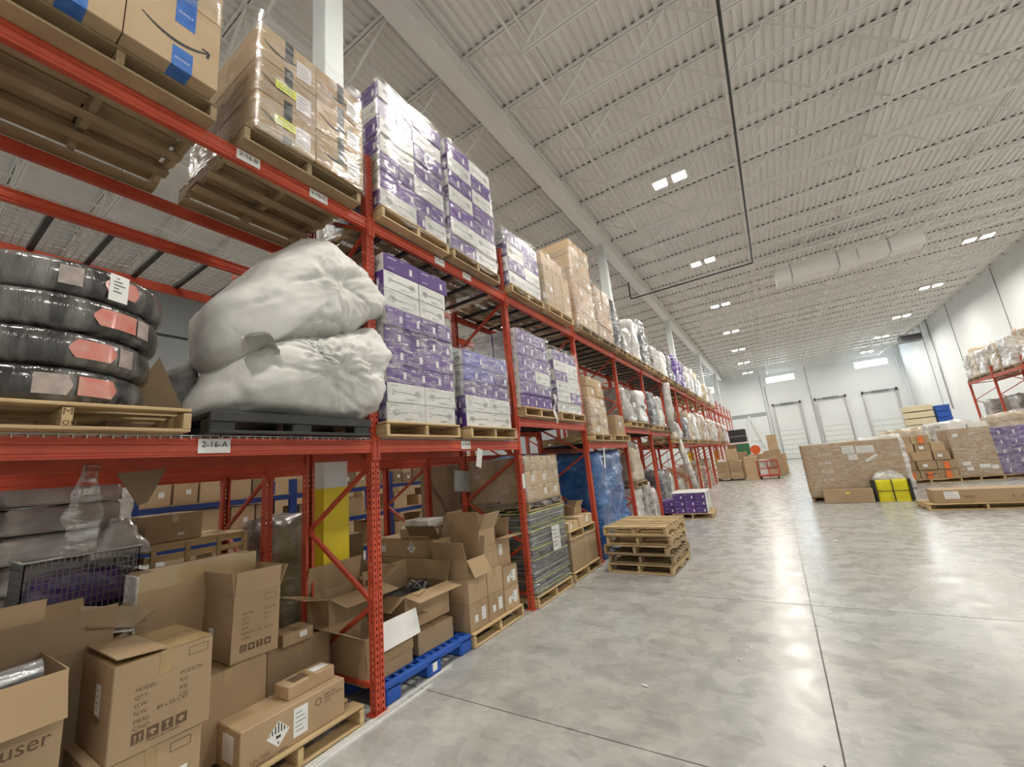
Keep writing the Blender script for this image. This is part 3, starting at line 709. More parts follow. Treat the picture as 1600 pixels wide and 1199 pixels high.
def open_box(lab, x, y, z, w, d, h, flaps, m='card', rz=0, group=None, fl=None, name='open_cardboard_box', inner='card_in', tilt=(0, 0)):
    """flaps: side -> angle outward from upright, degrees"""
    t = .006
    def mk():
        g = G(); g.box(-d/2, -d/2+t, -w/2, w/2, 0, h, 0, [0, 1, 0, 0, 0, 0]).box(d/2-t, d/2, -w/2, w/2, 0, h, 0, [1, 0, 0, 0, 0, 0])
        g.box(-d/2+t, d/2-t, -w/2, -w/2+t, 0, h, 0, [0, 0, 0, 1, 0, 0]).box(-d/2+t, d/2-t, w/2-t, w/2, 0, h, 0, [0, 0, 1, 0, 0, 0]).box(-d/2+t, d/2-t, -w/2+t, w/2-t, 0, t, 0, [0, 0, 0, 0, 0, 1])
        return g.mesh('open_cardboard_box', [m, inner])
    o = ob(name, mk(), None, (x-d/2, y, z), (tilt[0], tilt[1], rz), lab, 'open box', group)
    for sd, an in flaps.items():
        a = R(an)
        if sd in ('+x', '-x'):
            f = fl or min(w, d)/2; s = 1 if sd == '+x' else -1
            me = G().box(-t/2, t/2, -w/2+.004, w/2-.004, .002, f, 0, [1, 0, 0, 0, 0, 0] if s > 0 else [0, 1, 0, 0, 0, 0]).mesh('flap', [m, inner]); ob('flap', me, o, (s*(d/2-t/2), 0, h), (0, s*a, 0))
        else:
            f = fl or min(w, d)/2; s = 1 if sd == '+y' else -1
            me = G().box(-d/2+.004, d/2-.004, -t/2, t/2, .002, f, 0, [0, 0, 1, 0, 0, 0] if s > 0 else [0, 0, 0, 1, 0, 0]).mesh('flap', [m, inner]); ob('flap', me, o, (0, s*(w/2-t/2), h), (-s*a, 0, 0))
    return o
def arrow_print(o, x, y, z, w, rot=(0, 0, 0), m='ink'):
    def mk():
        g = G(); pts = [(-w/2+w*i/14, .55*w*(( (i/14-.5)*2)**2-1)*.33) for i in range(15)]
        for i, (a, b) in enumerate(zip(pts, pts[1:])): g.stroke([a, b], .010+.014*math.sin(PI*min(1, i/13)))
        g.stroke([(w*.40, .03*w), (w*.52, .02*w), (w*.49, -.12*w)], .016)
        return g.mesh('printed_arrow', m)
    return ob('printed_arrow', shared(('arrow', w, m), mk), o, (x, y, z), rot)

# ------------------------------------------------------------------ upper level (beams at 4.38)
U, PF = 4.38, -2.88
UD = U+.015
make_pallet('wooden pallet on bare upper beams under brown blue-taped boxes', PF, .53, U, old=True)
def blue_tape_box(lab, x, y, z, w, d, h, **k):
    o = card_box(lab, x, y, z, w, d, h, 'card_light', tape=False, group='brown boxes with blue tape')
    tw = .055
    ob('blue_tape', G().box(d/2, d/2+.0012, -tw, tw, h*.62, h+.001).box(-d/2, d/2+.001, -tw, tw, h, h+.0012).mesh('blue_tape', 'tape_blue'), o, (0, .04, 0)); ob('blue_tape', G().box(d/2, d/2+.0012, -tw, tw, -.001, h*.28).box(-d/2, d/2+.001, -tw, tw, -.0012, 0).mesh('blue_tape', 'tape_blue'), o, (0, .04, 0))
    for zz in (.12*h, .8*h): ob('lettering', text_mesh('FRAGILE', .022, 'ink_white'), o, (d/2+.002, .04, zz), (0, PI/2, 0) if False else FRONT)
    arrow_print(o, d/2+.001, 0, h*.46, w*.72)
    return o
for r in range(2):
    for c in range(2):
        blue_tape_box('blue-taped box with curved arrow, %s row, %s column, beams over the tyres' % (['bottom', 'top'][r], ['near', 'far'][c]), -2.77, .26+c*.49, U+.142+r*.55, .485, .56, .548)
        card_box('plain brown box behind the blue-taped ones, %s row, %s column' % (['bottom', 'top'][r], ['near', 'far'][c]), -3.345, .26+c*.49, U+.142+r*.55, .48, .60, .548, 'card_light', tape=False, group='brown boxes with blue tape')
film_wrap('loose clear film hanging off the corner of the blue-taped boxes', -3.95, -2.755, .01, 1.005, U+.66, U+1.3, 'film_light', .012)
make_pallet('wooden pallet on the upper beams under film-wrapped brown boxes with yellow labels', PF, 1.73, U, old=True)
for r, (z, h) in enumerate(((0, .34), (.342, .33), (.674, .33))):
    for c in range(2):
        for b in range(2):
            o = card_box('brown box, %s row up, %s column, %s rank, yellow-labelled upper pallet' % (ORD[r], ['near', 'far'][c], ['front', 'rear'][b]), PF+.03-b*.565, 1.52+c*.49, U+.142+z, .485, .56, h-.002, 'card' if (r+c) % 2 else 'card_light', tape=False, group='brown boxes on the yellow-labelled pallet')
            if b == 0:
                ob('black_tape', shared(('bt', h), lambda: G().box(.28, .2815, -.035, .035, h*.45, h).box(-.28, .2815, -.035, .035, h-.002, h-.0005).box(.28, .2815, -.035, .035, 0, h*.2).mesh('black_tape', 'tape_black')), o)
                if c == 0 and r < 2:
                    y_ = ob('yellow_label', shared(('yl',), lambda: G().box(0, .0012, -.085, .085, -.04, .04).mesh('yellow_label', 'label_yellow')), o, (.282, -.02, h*.52))
                    for q, tt in ((.015, 'ATTENTION'), (-.015, 'MIXED BOXES')): ob('lettering', text_mesh(tt, .022), y_, (.002, 0, q), FRONT)
                paper_label(o, .282, .13, h*.42, .13, .17, 'paper_pink' if c == 0 else 'paper', lines=4)
                arrow_print(o, .281, -.06, h*.55, .3)
            elif c == 0: pass
film_wrap('clear stretch film round the yellow-labelled brown boxes', PF-1.14, PF+.045, 1.26, 2.27, U+.10, U+1.24, 'film_clear', .02)

W_, P_, B_ = 'W', 'P', 'B'
make_pallet('wooden pallet under the tallest purple stack, upper beams', PF, 3.0, UD)
H = .2255
rows = [[(W_, .5), (P_, .13), (W_, .36)], [(P_, .25), (P_, .25), (P_, .25), (P_, .24)], [(P_, .25), (P_, .24), (W_, .5)], [(W_, .5), (P_, .25), (P_, .24)], [(W_, .49), (P_, .25), (P_, .25)], [(P_, .25), (P_, .25), (W_, .49)], [(W_, .5), (P_, .49)]]
purple_stack('tallest stack on the upper beams', PF-.03, 2.51, UD+.142, rows, H)
film_wrap('clear stretch film round the tallest purple stack', PF-1.1, PF-.02, 2.50, 3.52, UD+.08, UD+1.74, 'film_clear', .02)
make_pallet('wooden pallet under the second purple stack of the upper beams', PF, 4.09, UD, old=True)
rows = [[(P_, .26), (P_, .25), (W_, .48)], [(W_, .5), (W_, .49)], [(P_, .25), (P_, .25), (P_, .25), (P_, .24)], [(W_, .5), (P_, .49)], [(P_, .25), (P_, .25), (W_, .49)], [(W_, .5), (P_, .25), (P_, .24)], [(P_, .5), (W_, .49)]]
purple_stack('second stack on the upper beams', PF-.03, 3.60, UD+.142, rows, H+.006)
film_wrap('clear stretch film round the second purple stack', PF-1.1, PF-.02, 3.59, 4.61, UD+.08, UD+1.79, 'film_clear', .018)
make_pallet('wooden pallet under the low purple stack past the second post', PF, 5.42, UD)
rows = [[(W_, .5), (W_, .49)], [(P_, .25), (P_, .24), (W_, .5)], [(W_, .5), (P_, .25), (P_, .24)], [(P_, .25), (P_, .25), (P_, .25), (P_, .24)]]
purple_stack('low upper stack past the second post', PF-.03, 4.93, UD+.142, rows, H+.012)
film_wrap('clear stretch film round the low purple stack past the second post', PF-1.1, PF-.02, 4.92, 5.94, UD+.08, UD+1.12, 'film_clear', .02)

def card_stack(desc, x, y0, z0, rows, h, d=.5, m='card_light', ranks=2, prints=0):
    for r, row in enumerate(rows):
        y = y0
        for c, w in enumerate(row):
            for b in range(ranks):
                o = card_box('tan box, %s row up, %s along, %s rank, %s' % (ORD[r], ORD[c], ['front', 'rear'][b], desc), x-b*(d+.02)+random.uniform(-.015, .015), y+w/2, z0+r*h, w-.005, d, h-.004, m, 0, 'boxes of the '+desc, tape=(b == 0))
                if b == 0 and prints and (r+c) % 2 == 0: paper_label(o, d/2+.001, w*.18, h*.45, min(.12, w*.3), min(.1, h*.4))
            y += w
make_pallet('wooden pallet under the tan box pile, upper beams past the second post', PF+.03, 6.57, UD)
card_stack('tan pile past the second post', PF, 6.07, UD+.142, [[.34, .34, .34]], .80, ranks=1, prints=1)
card_stack('tan pile top past the second post', PF-.04, 6.09, UD+.944, [[.44, .44]], .26, d=.46, ranks=1)
card_box('square tan box behind the tan pile past the second post', PF-.56, 6.3, UD+.142, .46, .44, 1.1, 'card_light')
film_wrap('film round the tan box pile past the second post', PF-1.05, PF+.01, 6.05, 7.11, UD+.08, UD+1.18, 'film_light', .016)
make_pallet('dark old pallet under the highest tan stack, third bay of the upper beams', PF+.03, 7.98, UD, old=True)
card_stack('highest tan stack', PF, 7.48, UD+.142, [[.5, .5], [.5, .5], [.5, .5], [.5, .5], [.5, .5], [.5, .5]], .325, prints=1)
film_wrap('film round the highest tan stack', PF-1.05, PF+.01, 7.47, 8.51, UD+.08, UD+1.9, 'film_clear', .016)
make_pallet('old pallet under the pale wrapped stack beside the second tall column', PF+.03, 9.15, UD, old=True)
card_stack('pale wrapped stack', PF, 8.64, UD+.142, [[.5, .5]]*4, .325, m='card', prints=1)
film_wrap('whitish film round the pale stack beside the second tall column', PF-1.05, PF+.01, 8.63, 9.67, UD+.08, UD+1.48, 'film_clear', .022)
UPB = [('dark', 10.18, .46, 1.40, 'wrap_dark', 'narrow dark wrapped load', .0), ('grey', 10.95, .86, .85, 'wrap_grey', 'low grey wrapped heap', .1), ('white', 11.87, .8, 1.25, 'wrap_white', 'square whitish wrapped load', 0), ('dark', 12.92, .9, 1.5, 'wrap_dark', 'tall dark wrapped column', .1),
       ('grey', 14.2, .95, .95, 'wrap_grey', 'pale grey wrapped load', .05), ('white', 15.4, .95, .95, 'wrap_white', 'white wrapped load', .05), ('dark', 16.6, .95, 1.1, 'wrap_dark', 'blackish wrapped load', .05), ('purple', 17.88, 1.0, 1.25, 'wrap_purple', 'purple carton load under film', 0), ('purple', 19.0, 1.0, 1.2, 'wrap_purple', 'second purple carton load under film', 0),
       ('white', 20.3, 1.0, 1.2, 'wrap_white', 'whitish load', 0), ('white', 21.5, 1.0, 1.3, 'wrap_white', 'further whitish load', 0), ('tan', 24.0, 1.0, 1.0, 'wrap_tan', 'tan wrapped load', 0), ('tan', 26.5, 1.0, 1.1, 'wrap_tan', 'second tan wrapped load', 0), ('white', 28.95, 1.0, 1.2, 'wrap_white', 'distant whitish load', 0)]
for k, (c, y, w, h, m, lk, tp) in enumerate(UPB):
    make_pallet('pallet under the %s, upper beams' % lk, PF+.03, y, UD if y < 21 else U, max(w, .95) if w > .6 else .6, old=k % 2 == 0)
    bundle('%s on the upper beams, %s after the tan stacks' % (lk, ORD[k]), PF, y, UD+.142, w, 1.05, h, m, k*3.1, 'wrapped loads of the upper level', .07, tp, .07)

# ------------------------------------------------------------------ lower level
L1 = 2.185
tp = make_pallet('pale wooden pallet under the four stacked tyres', PF, .505, L1, group='wooden pallets')
ob('lettering', text_mesh('M\nrou', .05, 'ink_brown'), tp, (.6005, .0, .065), FRONT)
def tyre_mesh():
    r, h = .5, .2; pr = []
    prof = [(.30, .03), (.33, .006), (.42, .0), (.462, .005), (.484, .02), (.494, .045), (.499, .08), (.5, .10), (.499, .12), (.494, .155), (.484, .18), (.462, .195), (.42, .2), (.33, .194), (.30, .17), (.29, .10)]
    n = 72; g = G()
    for a, z in prof:
        for i in range(n):
            t = 2*PI*i/n; rr = a+(.002*noise.noise(Vector((math.cos(t)*3, math.sin(t)*3, z*8))) if a > .4 else 0); g.v.append((rr*math.cos(t), rr*math.sin(t), z))
    m = len(prof)
    for k in range(m):
        for i in range(n): g.f.append((k*n+i, k*n+(i+1) % n, ((k+1) % m)*n+(i+1) % n, ((k+1) % m)*n+i)); g.m.append(0)
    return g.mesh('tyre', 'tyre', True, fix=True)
def arc_patch(t0, t1, z0, z1, r, m, shape=None):
    g = G(); n = 14
    for i in range(n+1):
        u = i/n; t = t0+(t1-t0)*u; zc = (z0+z1)/2; hh = (z1-z0)/2
        if shape == 'left': hh *= min(1, .12+u/.16)
        if shape == 'right': hh *= min(1, .12+(1-u)/.16)
        if shape == 'both': hh *= min(1, .12+u/.14, .12+(1-u)/.14)
        g.v += [(r*math.cos(t), r*math.sin(t), zc-hh), (r*math.cos(t), r*math.sin(t), zc+hh)]
    for i in range(n): g.f.append((2*i, 2*i+2, 2*i+3, 2*i+1)); g.m.append(0)
    return g.mesh('sticker', m, True)
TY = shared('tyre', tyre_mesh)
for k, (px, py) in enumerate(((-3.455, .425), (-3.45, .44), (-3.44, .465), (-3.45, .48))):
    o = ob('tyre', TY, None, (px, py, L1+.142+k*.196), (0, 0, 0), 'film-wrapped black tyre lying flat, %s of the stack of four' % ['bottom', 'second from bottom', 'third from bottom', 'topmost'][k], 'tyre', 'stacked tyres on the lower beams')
    a = {0: (.24, .60, 'right'), 1: (.10, .52, 'both'), 2: (.20, .64, 'left'), 3: (.24, .60, 'both')}[k]
    ob('red_label', arc_patch(a[0], a[1], .05, .15, .503, 'label_red', a[2]), o, label='red paper label')
    b = {0: (-.08, .20, 'right'), 1: (.55, .72, None), 2: (.66, .84, None), 3: (-.12, .06, None)}[k]
    ob('worn_label', arc_patch(b[0], b[1], .045, .15, .503, 'label_worn', b[2]), o)
    if k == 3:
        s = ob('white_note', arc_patch(.27, .46, .015, .175, .506, 'paper'), o, label='white paper note with a few printed lines')
        for q in range(5): ob('printed_line', arc_patch(.31+.02*(q == 0), .31+.05+.03*(q % 3), .150-q*.02, .155-q*.02, .5075, 'ink'), s)
ob('brown_paper_sheet', (lambda g: [g.add([(-.0, y, z+.55*max(0, 1-abs(y-.0)/.26) * 1) for y, z in [(-.28+.04*i, 0) for i in range(15)]]+[(-.04, -.28+.04*i, 0) for i in range(15)], [(i, i+1, 16+i, 15+i) for i in range(14)]), g][1])(G()).mesh('brown_paper_sheet', 'card_dark', True), None, (-3.42, .98, L1+.02), (0, R(6), 0), 'brown cardboard sheet standing pointed between tyres and white sacks', 'cardboard')

# black plastic pallet and the two white sacks
t = thing('plastic_pallet', 'black plastic pallet under the white sacks', 'pallet', (-3.45, 1.71, L1))
ob('front_rim', G().cham(.52, .565, -.6, .6, .075, .141, .006).mesh('front_rim', 'black_plastic'), t); ob('bottom_rim', G().cham(.52, .565, -.6, .6, .0, .022, .004).mesh('bottom_rim', 'black_plastic'), t)
ob('top_deck', G().cham(-.56, .56, -.6, .6, .105, .14, .008).mesh('top_deck', 'black_plastic'), t)
for y in (-.52, 0, .52):
    for x in (-.48, 0, .48): ob('foot_block', shared('fb', lambda: G().cham(-.07, .07, -.075, .075, .0, .106, .01).mesh('foot_block', 'black_plastic')), t, (x, y, 0))
    ob('runner', shared('rn', lambda: G().box(-.55, .55, -.06, .06, .0, .018).mesh('runner', 'black_plastic')), t, (0, y, 0))
def sack_mesh(outline, D, seed, ties, zmin, m='bag', pw=3.6):
    """closed soft body: outline in y,z (anticlockwise seen from the aisle), half depth D along x"""
    cy = sum(p[0] for p in outline)/len(outline); cz = sum(p[1] for p in outline)/len(outline)
    def rad(a):
        dy, dz = math.cos(a), math.sin(a); best = 0
        for (y0, z0), (y1, z1) in zip(outline, outline[1:]+outline[:1]):
            ay, az, by, bz = y0-cy, z0-cz, y1-cy, z1-cz
            den = dy*(bz-az)-dz*(by-ay)
            if abs(den) < 1e-9: continue
            t = (ay*(bz-az)-az*(by-ay))/den; u = (ay*dz-az*dy)/den
            if t > 0 and -1e-6 <= u <= 1+1e-6: best = max(best, t)
        return best
    na, nl = 168, 60; g = G(); rs = [rad(2*PI*i/na) for i in range(na)]
    rs = [(rs[i-1]+2*rs[i]+rs[(i+1) % na])/4 for i in range(na)]
    for k in range(nl+1):
        ph = -PI/2+PI*k/nl; c = max(0, math.cos(ph)); x = D*math.copysign(max(0, 1-c**pw)**.5, ph)
        for i in range(na):
            a = 2*PI*i/na; y = cy+rs[i]*c*math.cos(a); z = cz+rs[i]*c*math.sin(a)
            v = Vector((x, y, z)); q = v*2.0+Vector((seed, 0, 0)); dsp = .05*noise.noise(q)-.075*abs(noise.noise(q*1.1+Vector((3, 1, 2))))-.035*abs(noise.noise(q*2.7))-.014*abs(noise.noise(q*6))+.03
            for ty, tz, st in ties:
                dd = math.hypot(y-ty, z-tz); an = math.atan2(z-tz, y-ty)
                if x > -.1: wob = an+.5*noise.noise(q*1.5)+.25*noise.noise(q*4); dsp += st*math.exp(-dd/.34)*min(1, dd/.06)*(.9*abs(math.sin(wob*6.5+seed))+.45*abs(math.sin(wob*14))-.6)-1.0*st*math.exp(-(dd/.07)**2)
            rdg = abs(noise.noise(Vector((x*1.2+seed*2, y*1.5, z*3.2)))); dsp -= .03*math.exp(-(rdg/.05)**2)
            nv = Vector((math.sin(ph)*1.0, math.cos(ph)*math.cos(a), math.cos(ph)*math.sin(a)))
            w_ = .25+.75*abs(math.sin(ph)); v += nv*dsp*w_
            v.z = max(v.z, zmin+.004*abs(noise.noise(q*3))); g.v.append(v)
    for k in range(nl):
        for i in range(na): g.f.append((k*na+i, k*na+(i+1) % na, (k+1)*na+(i+1) % na, (k+1)*na+i)); g.m.append(0)
    return g.mesh('sack', m, True, fix=True)
f = lambda pts, k: [(y*k, 1.8+(z-1.8)*k) for y, z in pts]
low = f([(1.06, 2.30), (1.08, 2.43), (1.20, 2.66), (1.27, 2.76), (1.41, 2.83), (1.69, 2.93), (2.02, 3.06), (2.32, 3.2), (2.46, 3.06), (2.55, 2.95), (2.45, 2.74), (2.43, 2.5), (2.37, 2.33), (2.14, 2.27), (1.65, 2.26), (1.2, 2.25)][::-1], 1.09)
upp = f([(1.13, 3.05), (1.16, 3.13), (1.53, 3.62), (1.76, 3.86), (1.92, 3.93), (2.16, 3.84), (2.26, 3.74), (2.36, 3.66), (2.46, 3.54), (2.59, 3.44), (2.53, 3.28), (2.36, 3.19), (2.09, 3.0), (1.75, 2.86), (1.46, 2.80), (1.25, 2.60), (1.16, 2.72)][::-1], 1.06)
s1 = ob('white_sack', sack_mesh(low, .62, 3.1, [(1.80, 2.82, .055), (2.34, 2.76, .045)], L1+.142), None, (-3.42, 0, 0), label='lower bulging white woven sack on the black plastic pallet', cat='sack')
g = G(); nL = 15
for q in range(nL):
    a = R(-25+235*q/(nL-1)); rr = .085*(1+.12*math.sin(q*1.3)); w2 = .10+.012*math.sin(q*.9)
    for xx in (-w2, -.03, .03, w2*.8): g.v.append((xx, rr*1.25*math.cos(a)+.02*xx, rr*1.15*math.sin(a)+.012*math.sin(xx*40+q*.5)))
for q in range(nL-1):
    for c in range(3): g.f.append((q*4+c, q*4+c+1, q*4+c+5, q*4+c+4)); g.m.append(0)
ob('sack_lip', g.mesh('sack_lip', 'bag'), s1, (.50, 1.40, 2.80), (R(-10), R(12), R(-18)))
ob('tie_cord', G().tube((.56, 1.74, 2.80), (.57, 1.86, 2.84), .007, 6).tube((.57, 1.80, 2.82), (.585, 1.84, 2.72), .007, 6).mesh('tie_cord', 'bag_dark', True), s1)
s2 = ob('white_sack', sack_mesh(upp, .58, 8.7, [(2.56, 3.72, .06), (1.95, 2.93, .03)], L1+.3), None, (-3.42, 0, .015), label='upper white sack slumped into a peak and tied at its right end', cat='sack')
ob('tied_neck', G().tube((.18, 2.50, 3.70), (.22, 2.58, 3.77), .05, 9, .025).tube((.22, 2.58, 3.77), (.24, 2.66, 3.84), .025, 9, .06).mesh('tied_neck', 'bag', True), s2)
s3 = ob('grey_sack', sack_mesh([(.98, 2.36), (1.3, 2.34), (1.32, 2.7), (1.2, 2.9), (1.05, 2.75)], .22, 5.5, [], L1+.15, 'bag_dark'), None, (-3.86, .09, 0), label='small dark grey sack tucked behind the white sacks', cat='sack')

make_pallet('wooden pallet under the nine-row purple stack, lower beams', PF, 2.98, L1)
rows = [[(W_, .5), (W_, .46)], [(W_, .49), (W_, .47)], [(P_, .29), (P_, .25), (P_, .24), (P_, .18)], [(P_, .24), (P_, .27), (P_, .24), (P_, .22)], [(P_, .25), (P_, .25), (P_, .24), (P_, .22)], [(P_, .24), (P_, .24), (P_, .24), (P_, .24)], [(W_, .48), (W_, .40)], [(W_, .47), (W_, .42)], [(P_, .48), (P_, .46)]]
purple_stack('nine-row stack on the lower beams', PF-.06, 2.53, L1+.142, rows, .1915)
film_wrap('clear stretch film round the middle of the nine-row purple stack', PF-1.1, PF-.045, 2.51, 3.53, L1+.14, L1+1.5, 'film_light', .014)
make_pallet('wooden pallet under the short purple stack before the second post', PF, 4.17, L1, .98)
rows = [[(W_, .5), (W_, .46)], [(W_, .49), (W_, .46)], [(P_, .25), (P_, .24), (P_, .24), (P_, .23)], [(B_, .32), (B_, .32), (P_, .32)], [(B_, .49), (B_, .47)]]
purple_stack('short stack before the second post', PF-.08, 3.70, L1+.142, rows, .188, backs=False)
film_wrap('clear stretch film round the short stack before the second post', PF-.62, PF-.06, 3.69, 4.68, L1+.3, L1+1.1, 'film_clear', .016)
rows = [[(W_, .5), (W_, .47)]]*6
purple_stack('rear stack behind the short one', PF-.62, 3.74, L1+.142, rows, .2, backs=False)
L2b = LV[2]+.015
make_pallet('wooden pallet under the deep purple stack past the second post', PF, 5.43, L2b, .98)
rows = [[(P_, .25), (P_, .25), (P_, .25), (P_, .22)], [(P_, .25), (P_, .25), (P_, .25), (P_, .22)], [(P_, .25), (P_, .25), (W_, .47)], [(P_, .25), (P_, .25), (P_, .25), (P_, .22)], [(P_, .25), (P_, .25), (P_, .45)], [(P_, .25), (P_, .24), (P_, .44)]]
purple_stack('deep purple stack past the second post', PF-.05, 4.96, L2b+.142, rows, .2)
film_wrap('clear stretch film with a hanging tail round the deep purple stack', PF-1.1, PF-.03, 4.95, 5.95, L2b+.35, L2b+1.33, 'film_clear', .02, tail=(PF+.02, 5.86, L2b+.4))
make_pallet('wooden pallet under the pale banded stack past the second post', PF, 6.62, L2b, 1.0)
rows = [[(W_, .5), (W_, .47)], [(W_, .5), (P_, .47)], [(W_, .49), (W_, .48)], [(P_, .5), (W_, .47)], [(W_, .5), (W_, .47)], [(P_, .49), (P_, .46)]]
purple_stack('pale banded stack past the second post', PF-.05, 6.14, L2b+.142, rows, .185)
film_wrap('clear stretch film round the pale banded stack', PF-1.1, PF-.03, 6.13, 7.13, L2b+.12, L2b+1.3, 'film_clear', .024)

# third bay, lower beams
L3 = LV[3]+.015
make_pallet('pallet under the tan box tower past the third post', PF, 7.95, L3, .95)
card_stack('tan tower past the third post', PF-.04, 7.52, L3+.142, [[.43, .43]]*6, .192, d=.42, ranks=1, m='card_light', prints=1)
film_wrap('film round the foot of the tan tower past the third post', PF-.55, PF-.03, 7.51, 8.4, L3+.1, L3+.85, 'film_clear', .018)
make_pallet('pallet under the lone square box past the third post', PF, 9.2, L3, 1.1)
o = card_box('square brown box with a dim diamond print, past the third post', PF-.04, 9.25, L3+.142, .62, .55, .46, 'card'); hazard(o, .277, 0, .27, .1)
card_stack('mixed box heap past the third post', PF-.68, 8.65, L3+.142, [[.5, .5], [.45, .4], [.4]], .33, d=.45, ranks=1, m='card_light', prints=1)
bundle('red and tan wrapped bag on the mixed heap past the third post', PF-.5, 9.25, L3+.61, .5, .3, .25, 'wrap_tan', 77, None, .05, .2)
LB = [(4, 10.45, .95, .9, 'wrap_grey', 'slumped grey wrapped load', .25), (4, 11.55, .85, .95, 'wrap_white', 'pale wrapped load', .1), (5, 12.85, .75, 1.05, 'wrap_dark', 'silvery dark wrapped column', .1), (5, 13.9, .9, 1.0, 'wrap_white', 'bluish white wrapped load', .1),
      (6, 15.4, .9, .7, 'wrap_tan', 'tan sacks load', .2), (6, 16.5, .9, .65, 'wrap_grey', 'grey bags load', .2), (7, 17.9, .9, .9, 'wrap_dark', 'dark load', 0), (7, 19.0, .9, 1.2, 'wrap_tan', 'brown load', 0), (8, 20.4, .95, 1.2, 'wrap_white', 'whitish load', .1), (8, 21.5, .95, 1.3, 'wrap_tan', 'rusty brown load', 0), (9, 22.9, .95, 1.3, 'wrap_tan', 'brown carton load', 0), (9, 24.1, .95, 1.0, 'wrap_white', 'pale bag load', .1), (10, 25.4, .95, 1.2, 'wrap_tan', 'tan carton load', 0), (10, 26.6, .95, 1.3, 'wrap_white', 'white bag load', .1), (11, 28, .95, 1.2, 'wrap_white', 'hazy white load', 0), (12, 30.4, .95, 1.2, 'wrap_tan', 'hazy brown load', 0), (13, 33, .95, 1.2, 'wrap_white', 'distant pale load', 0)]
for k, (b, y, w, h, m, lk, tpr) in enumerate(LB):
    z = LV[b]+(.015 if b < 8 else 0)
    make_pallet('pallet under the %s, lower beams' % lk, PF+.02, y, z, .98, old=k % 2 == 1)
    bundle('%s on the lower beams, %s past the lone square box' % (lk, ORD[k]), PF-.02, y, z+.142, w, 1.0, h, m, 40+k*2.7, 'wrapped loads of the lower level', .08, tpr, .08, label=(.1, h*.5) if k < 2 else None)
make_pallet('pallet under the grey load that carries a cream tray, upper beams', PF+.03, 22.8, U)
bundle('grey load carrying a cream tray on the upper beams', PF, 22.8, U+.142, 1.0, 1.05, .9, 'wrap_grey', 37, 'wrapped loads of the upper level', .05, 0, .02)
ob('cream_tray', G().cham(-.5, .5, -.45, .45, 0, .34, .015).mesh('cream_tray', 'cream'), None, (-3.4, 22.8, U+1.06), (0, 0, 0), 'cream tray lying high on a grey load of the upper beams', 'tray')
t = thing('unit_heater', 'dark grilled heater hung under the roof in the far corner by the dock', 'heater', (11.0, 46, 9.1))
ob('casing', G().cham(-.7, .7, -.4, .4, 0, .55, .02).mesh('casing', 'ink_grey'), t)
for k in range(6): ob('louvre', shared('lvr', lambda: G().box(-.6, .6, -.43, -.40, 0, .03).mesh('louvre', 'dark_steel')), t, (0, 0, .08+k*.075))
for x in (-.6, .6): ob('hanger', shared('hgr', lambda: G().tube((0, 0, .5), (0, 0, 1.52), .012, 6).mesh('hanger', 'zinc')), t, (x, 0, 0))
ob('white_roll', G().tube((0, 0, 0), (0, 0, 1.7), .13, 14).tube((0, 0, -.02), (0, 0, 0), .06, 10).mesh('white_roll', 'wrap_white', True, fix=True), None, (-2.93, 14.86, LV[5]+.04), (R(2), R(2), 0), 'tall white roll standing at the front of the lower beams', 'roll')
ob('white_roll', G().tube((0, 0, 0), (0, 0, 2.3), .11, 14).tube((0, 0, -.02), (0, 0, 0), .05, 10).mesh('white_roll', 'wrap_white', True, fix=True), None, (-2.55, 15.9, .02), (R(3), R(-10), 0), 'long white roll leaning from the floor against the rack', 'roll')

# ------------------------------------------------------------------ ground level, first bay (open and closed cardboard boxes)
make_pallet('wooden pallet on the floor under the long battery carton', -3.03, 1.80, 0, 1.0)
make_pallet('wooden pallet on the floor under the big marked box', -3.0, .72, 0, 1.0)
G1 = None
o = card_box('long low brown carton with striped hazard diamond and white label, on the pallet edge', -3.07, 1.80, .142, .72, .30, .235, 'card', tape=False, name='battery_carton')
ob('packing_tape', G().box(-.03, .03, -.36, .36, .235, .2362).box(-.03, .03, .36, .3612, .17, .2362).box(-.03, .03, -.3612, -.36, .17, .2362).mesh('packing_tape', 'tape_clear'), o)
hazard(o, .151, -.13, .115, .075); paper_label(o, .151, .02, .12, .10, .17, 'paper', lines=5)
ob('lettering', text_mesh('UN 3480', .032, 'ink_brown', 'LEFT'), o, (.1512, -.30, .038), FRONT); ob('lettering', text_mesh('LITHIUM BATTERIES', .026, 'ink_brown', 'LEFT'), o, (.1512, -.30, .012), FRONT)
ob('lettering', text_mesh('KEEP DRY\nHANDLE WITH\nCARE', .022, 'ink_brown', 'LEFT'), o, (.1512, .19, .17), FRONT)
ob('ring_mark', G().stroke([(.022*math.cos(2*PI*i/12), .022*math.sin(2*PI*i/12)) for i in range(13)], .005).mesh('ring_mark', 'ink_brown'), o, (.1512, .15, .17))
paper_label(o, .0, -.3612, .12, .14, .15, 'paper', (0, 0, -PI/2), lines=0)
o = card_box('small flat carton with barcode strip on top of the long battery carton', -3.15, 1.95, .378, .36, .17, .085, 'card', rz=R(2))
ob('striped_mark', G().quad((-.05, -.12, .0865), (.05, -.12, .0865), (.05, -.0, .0865), (-.05, -.0, .0865)).mesh('striped_mark', 'ink_brown'), o); ob('white_label', G().box(-.04, .04, .04, .16, .0862, .0868).mesh('white_label', 'paper'), o)
o = card_box('wide brown box standing on the pallet behind the long battery carton', -3.37, 1.49, .142, .50, .62, .52, 'card')
o = card_box('brown box on the pallet behind the long carton, small carton on its top', -3.56, 2.10, .142, .52, .45, .46, 'card')
o = card_box('small brown carton with a white label, on a brown box behind the red upright', -3.50, 2.05, .602, .25, .2, .09, 'card', label=(.04, .055, .06, .04))
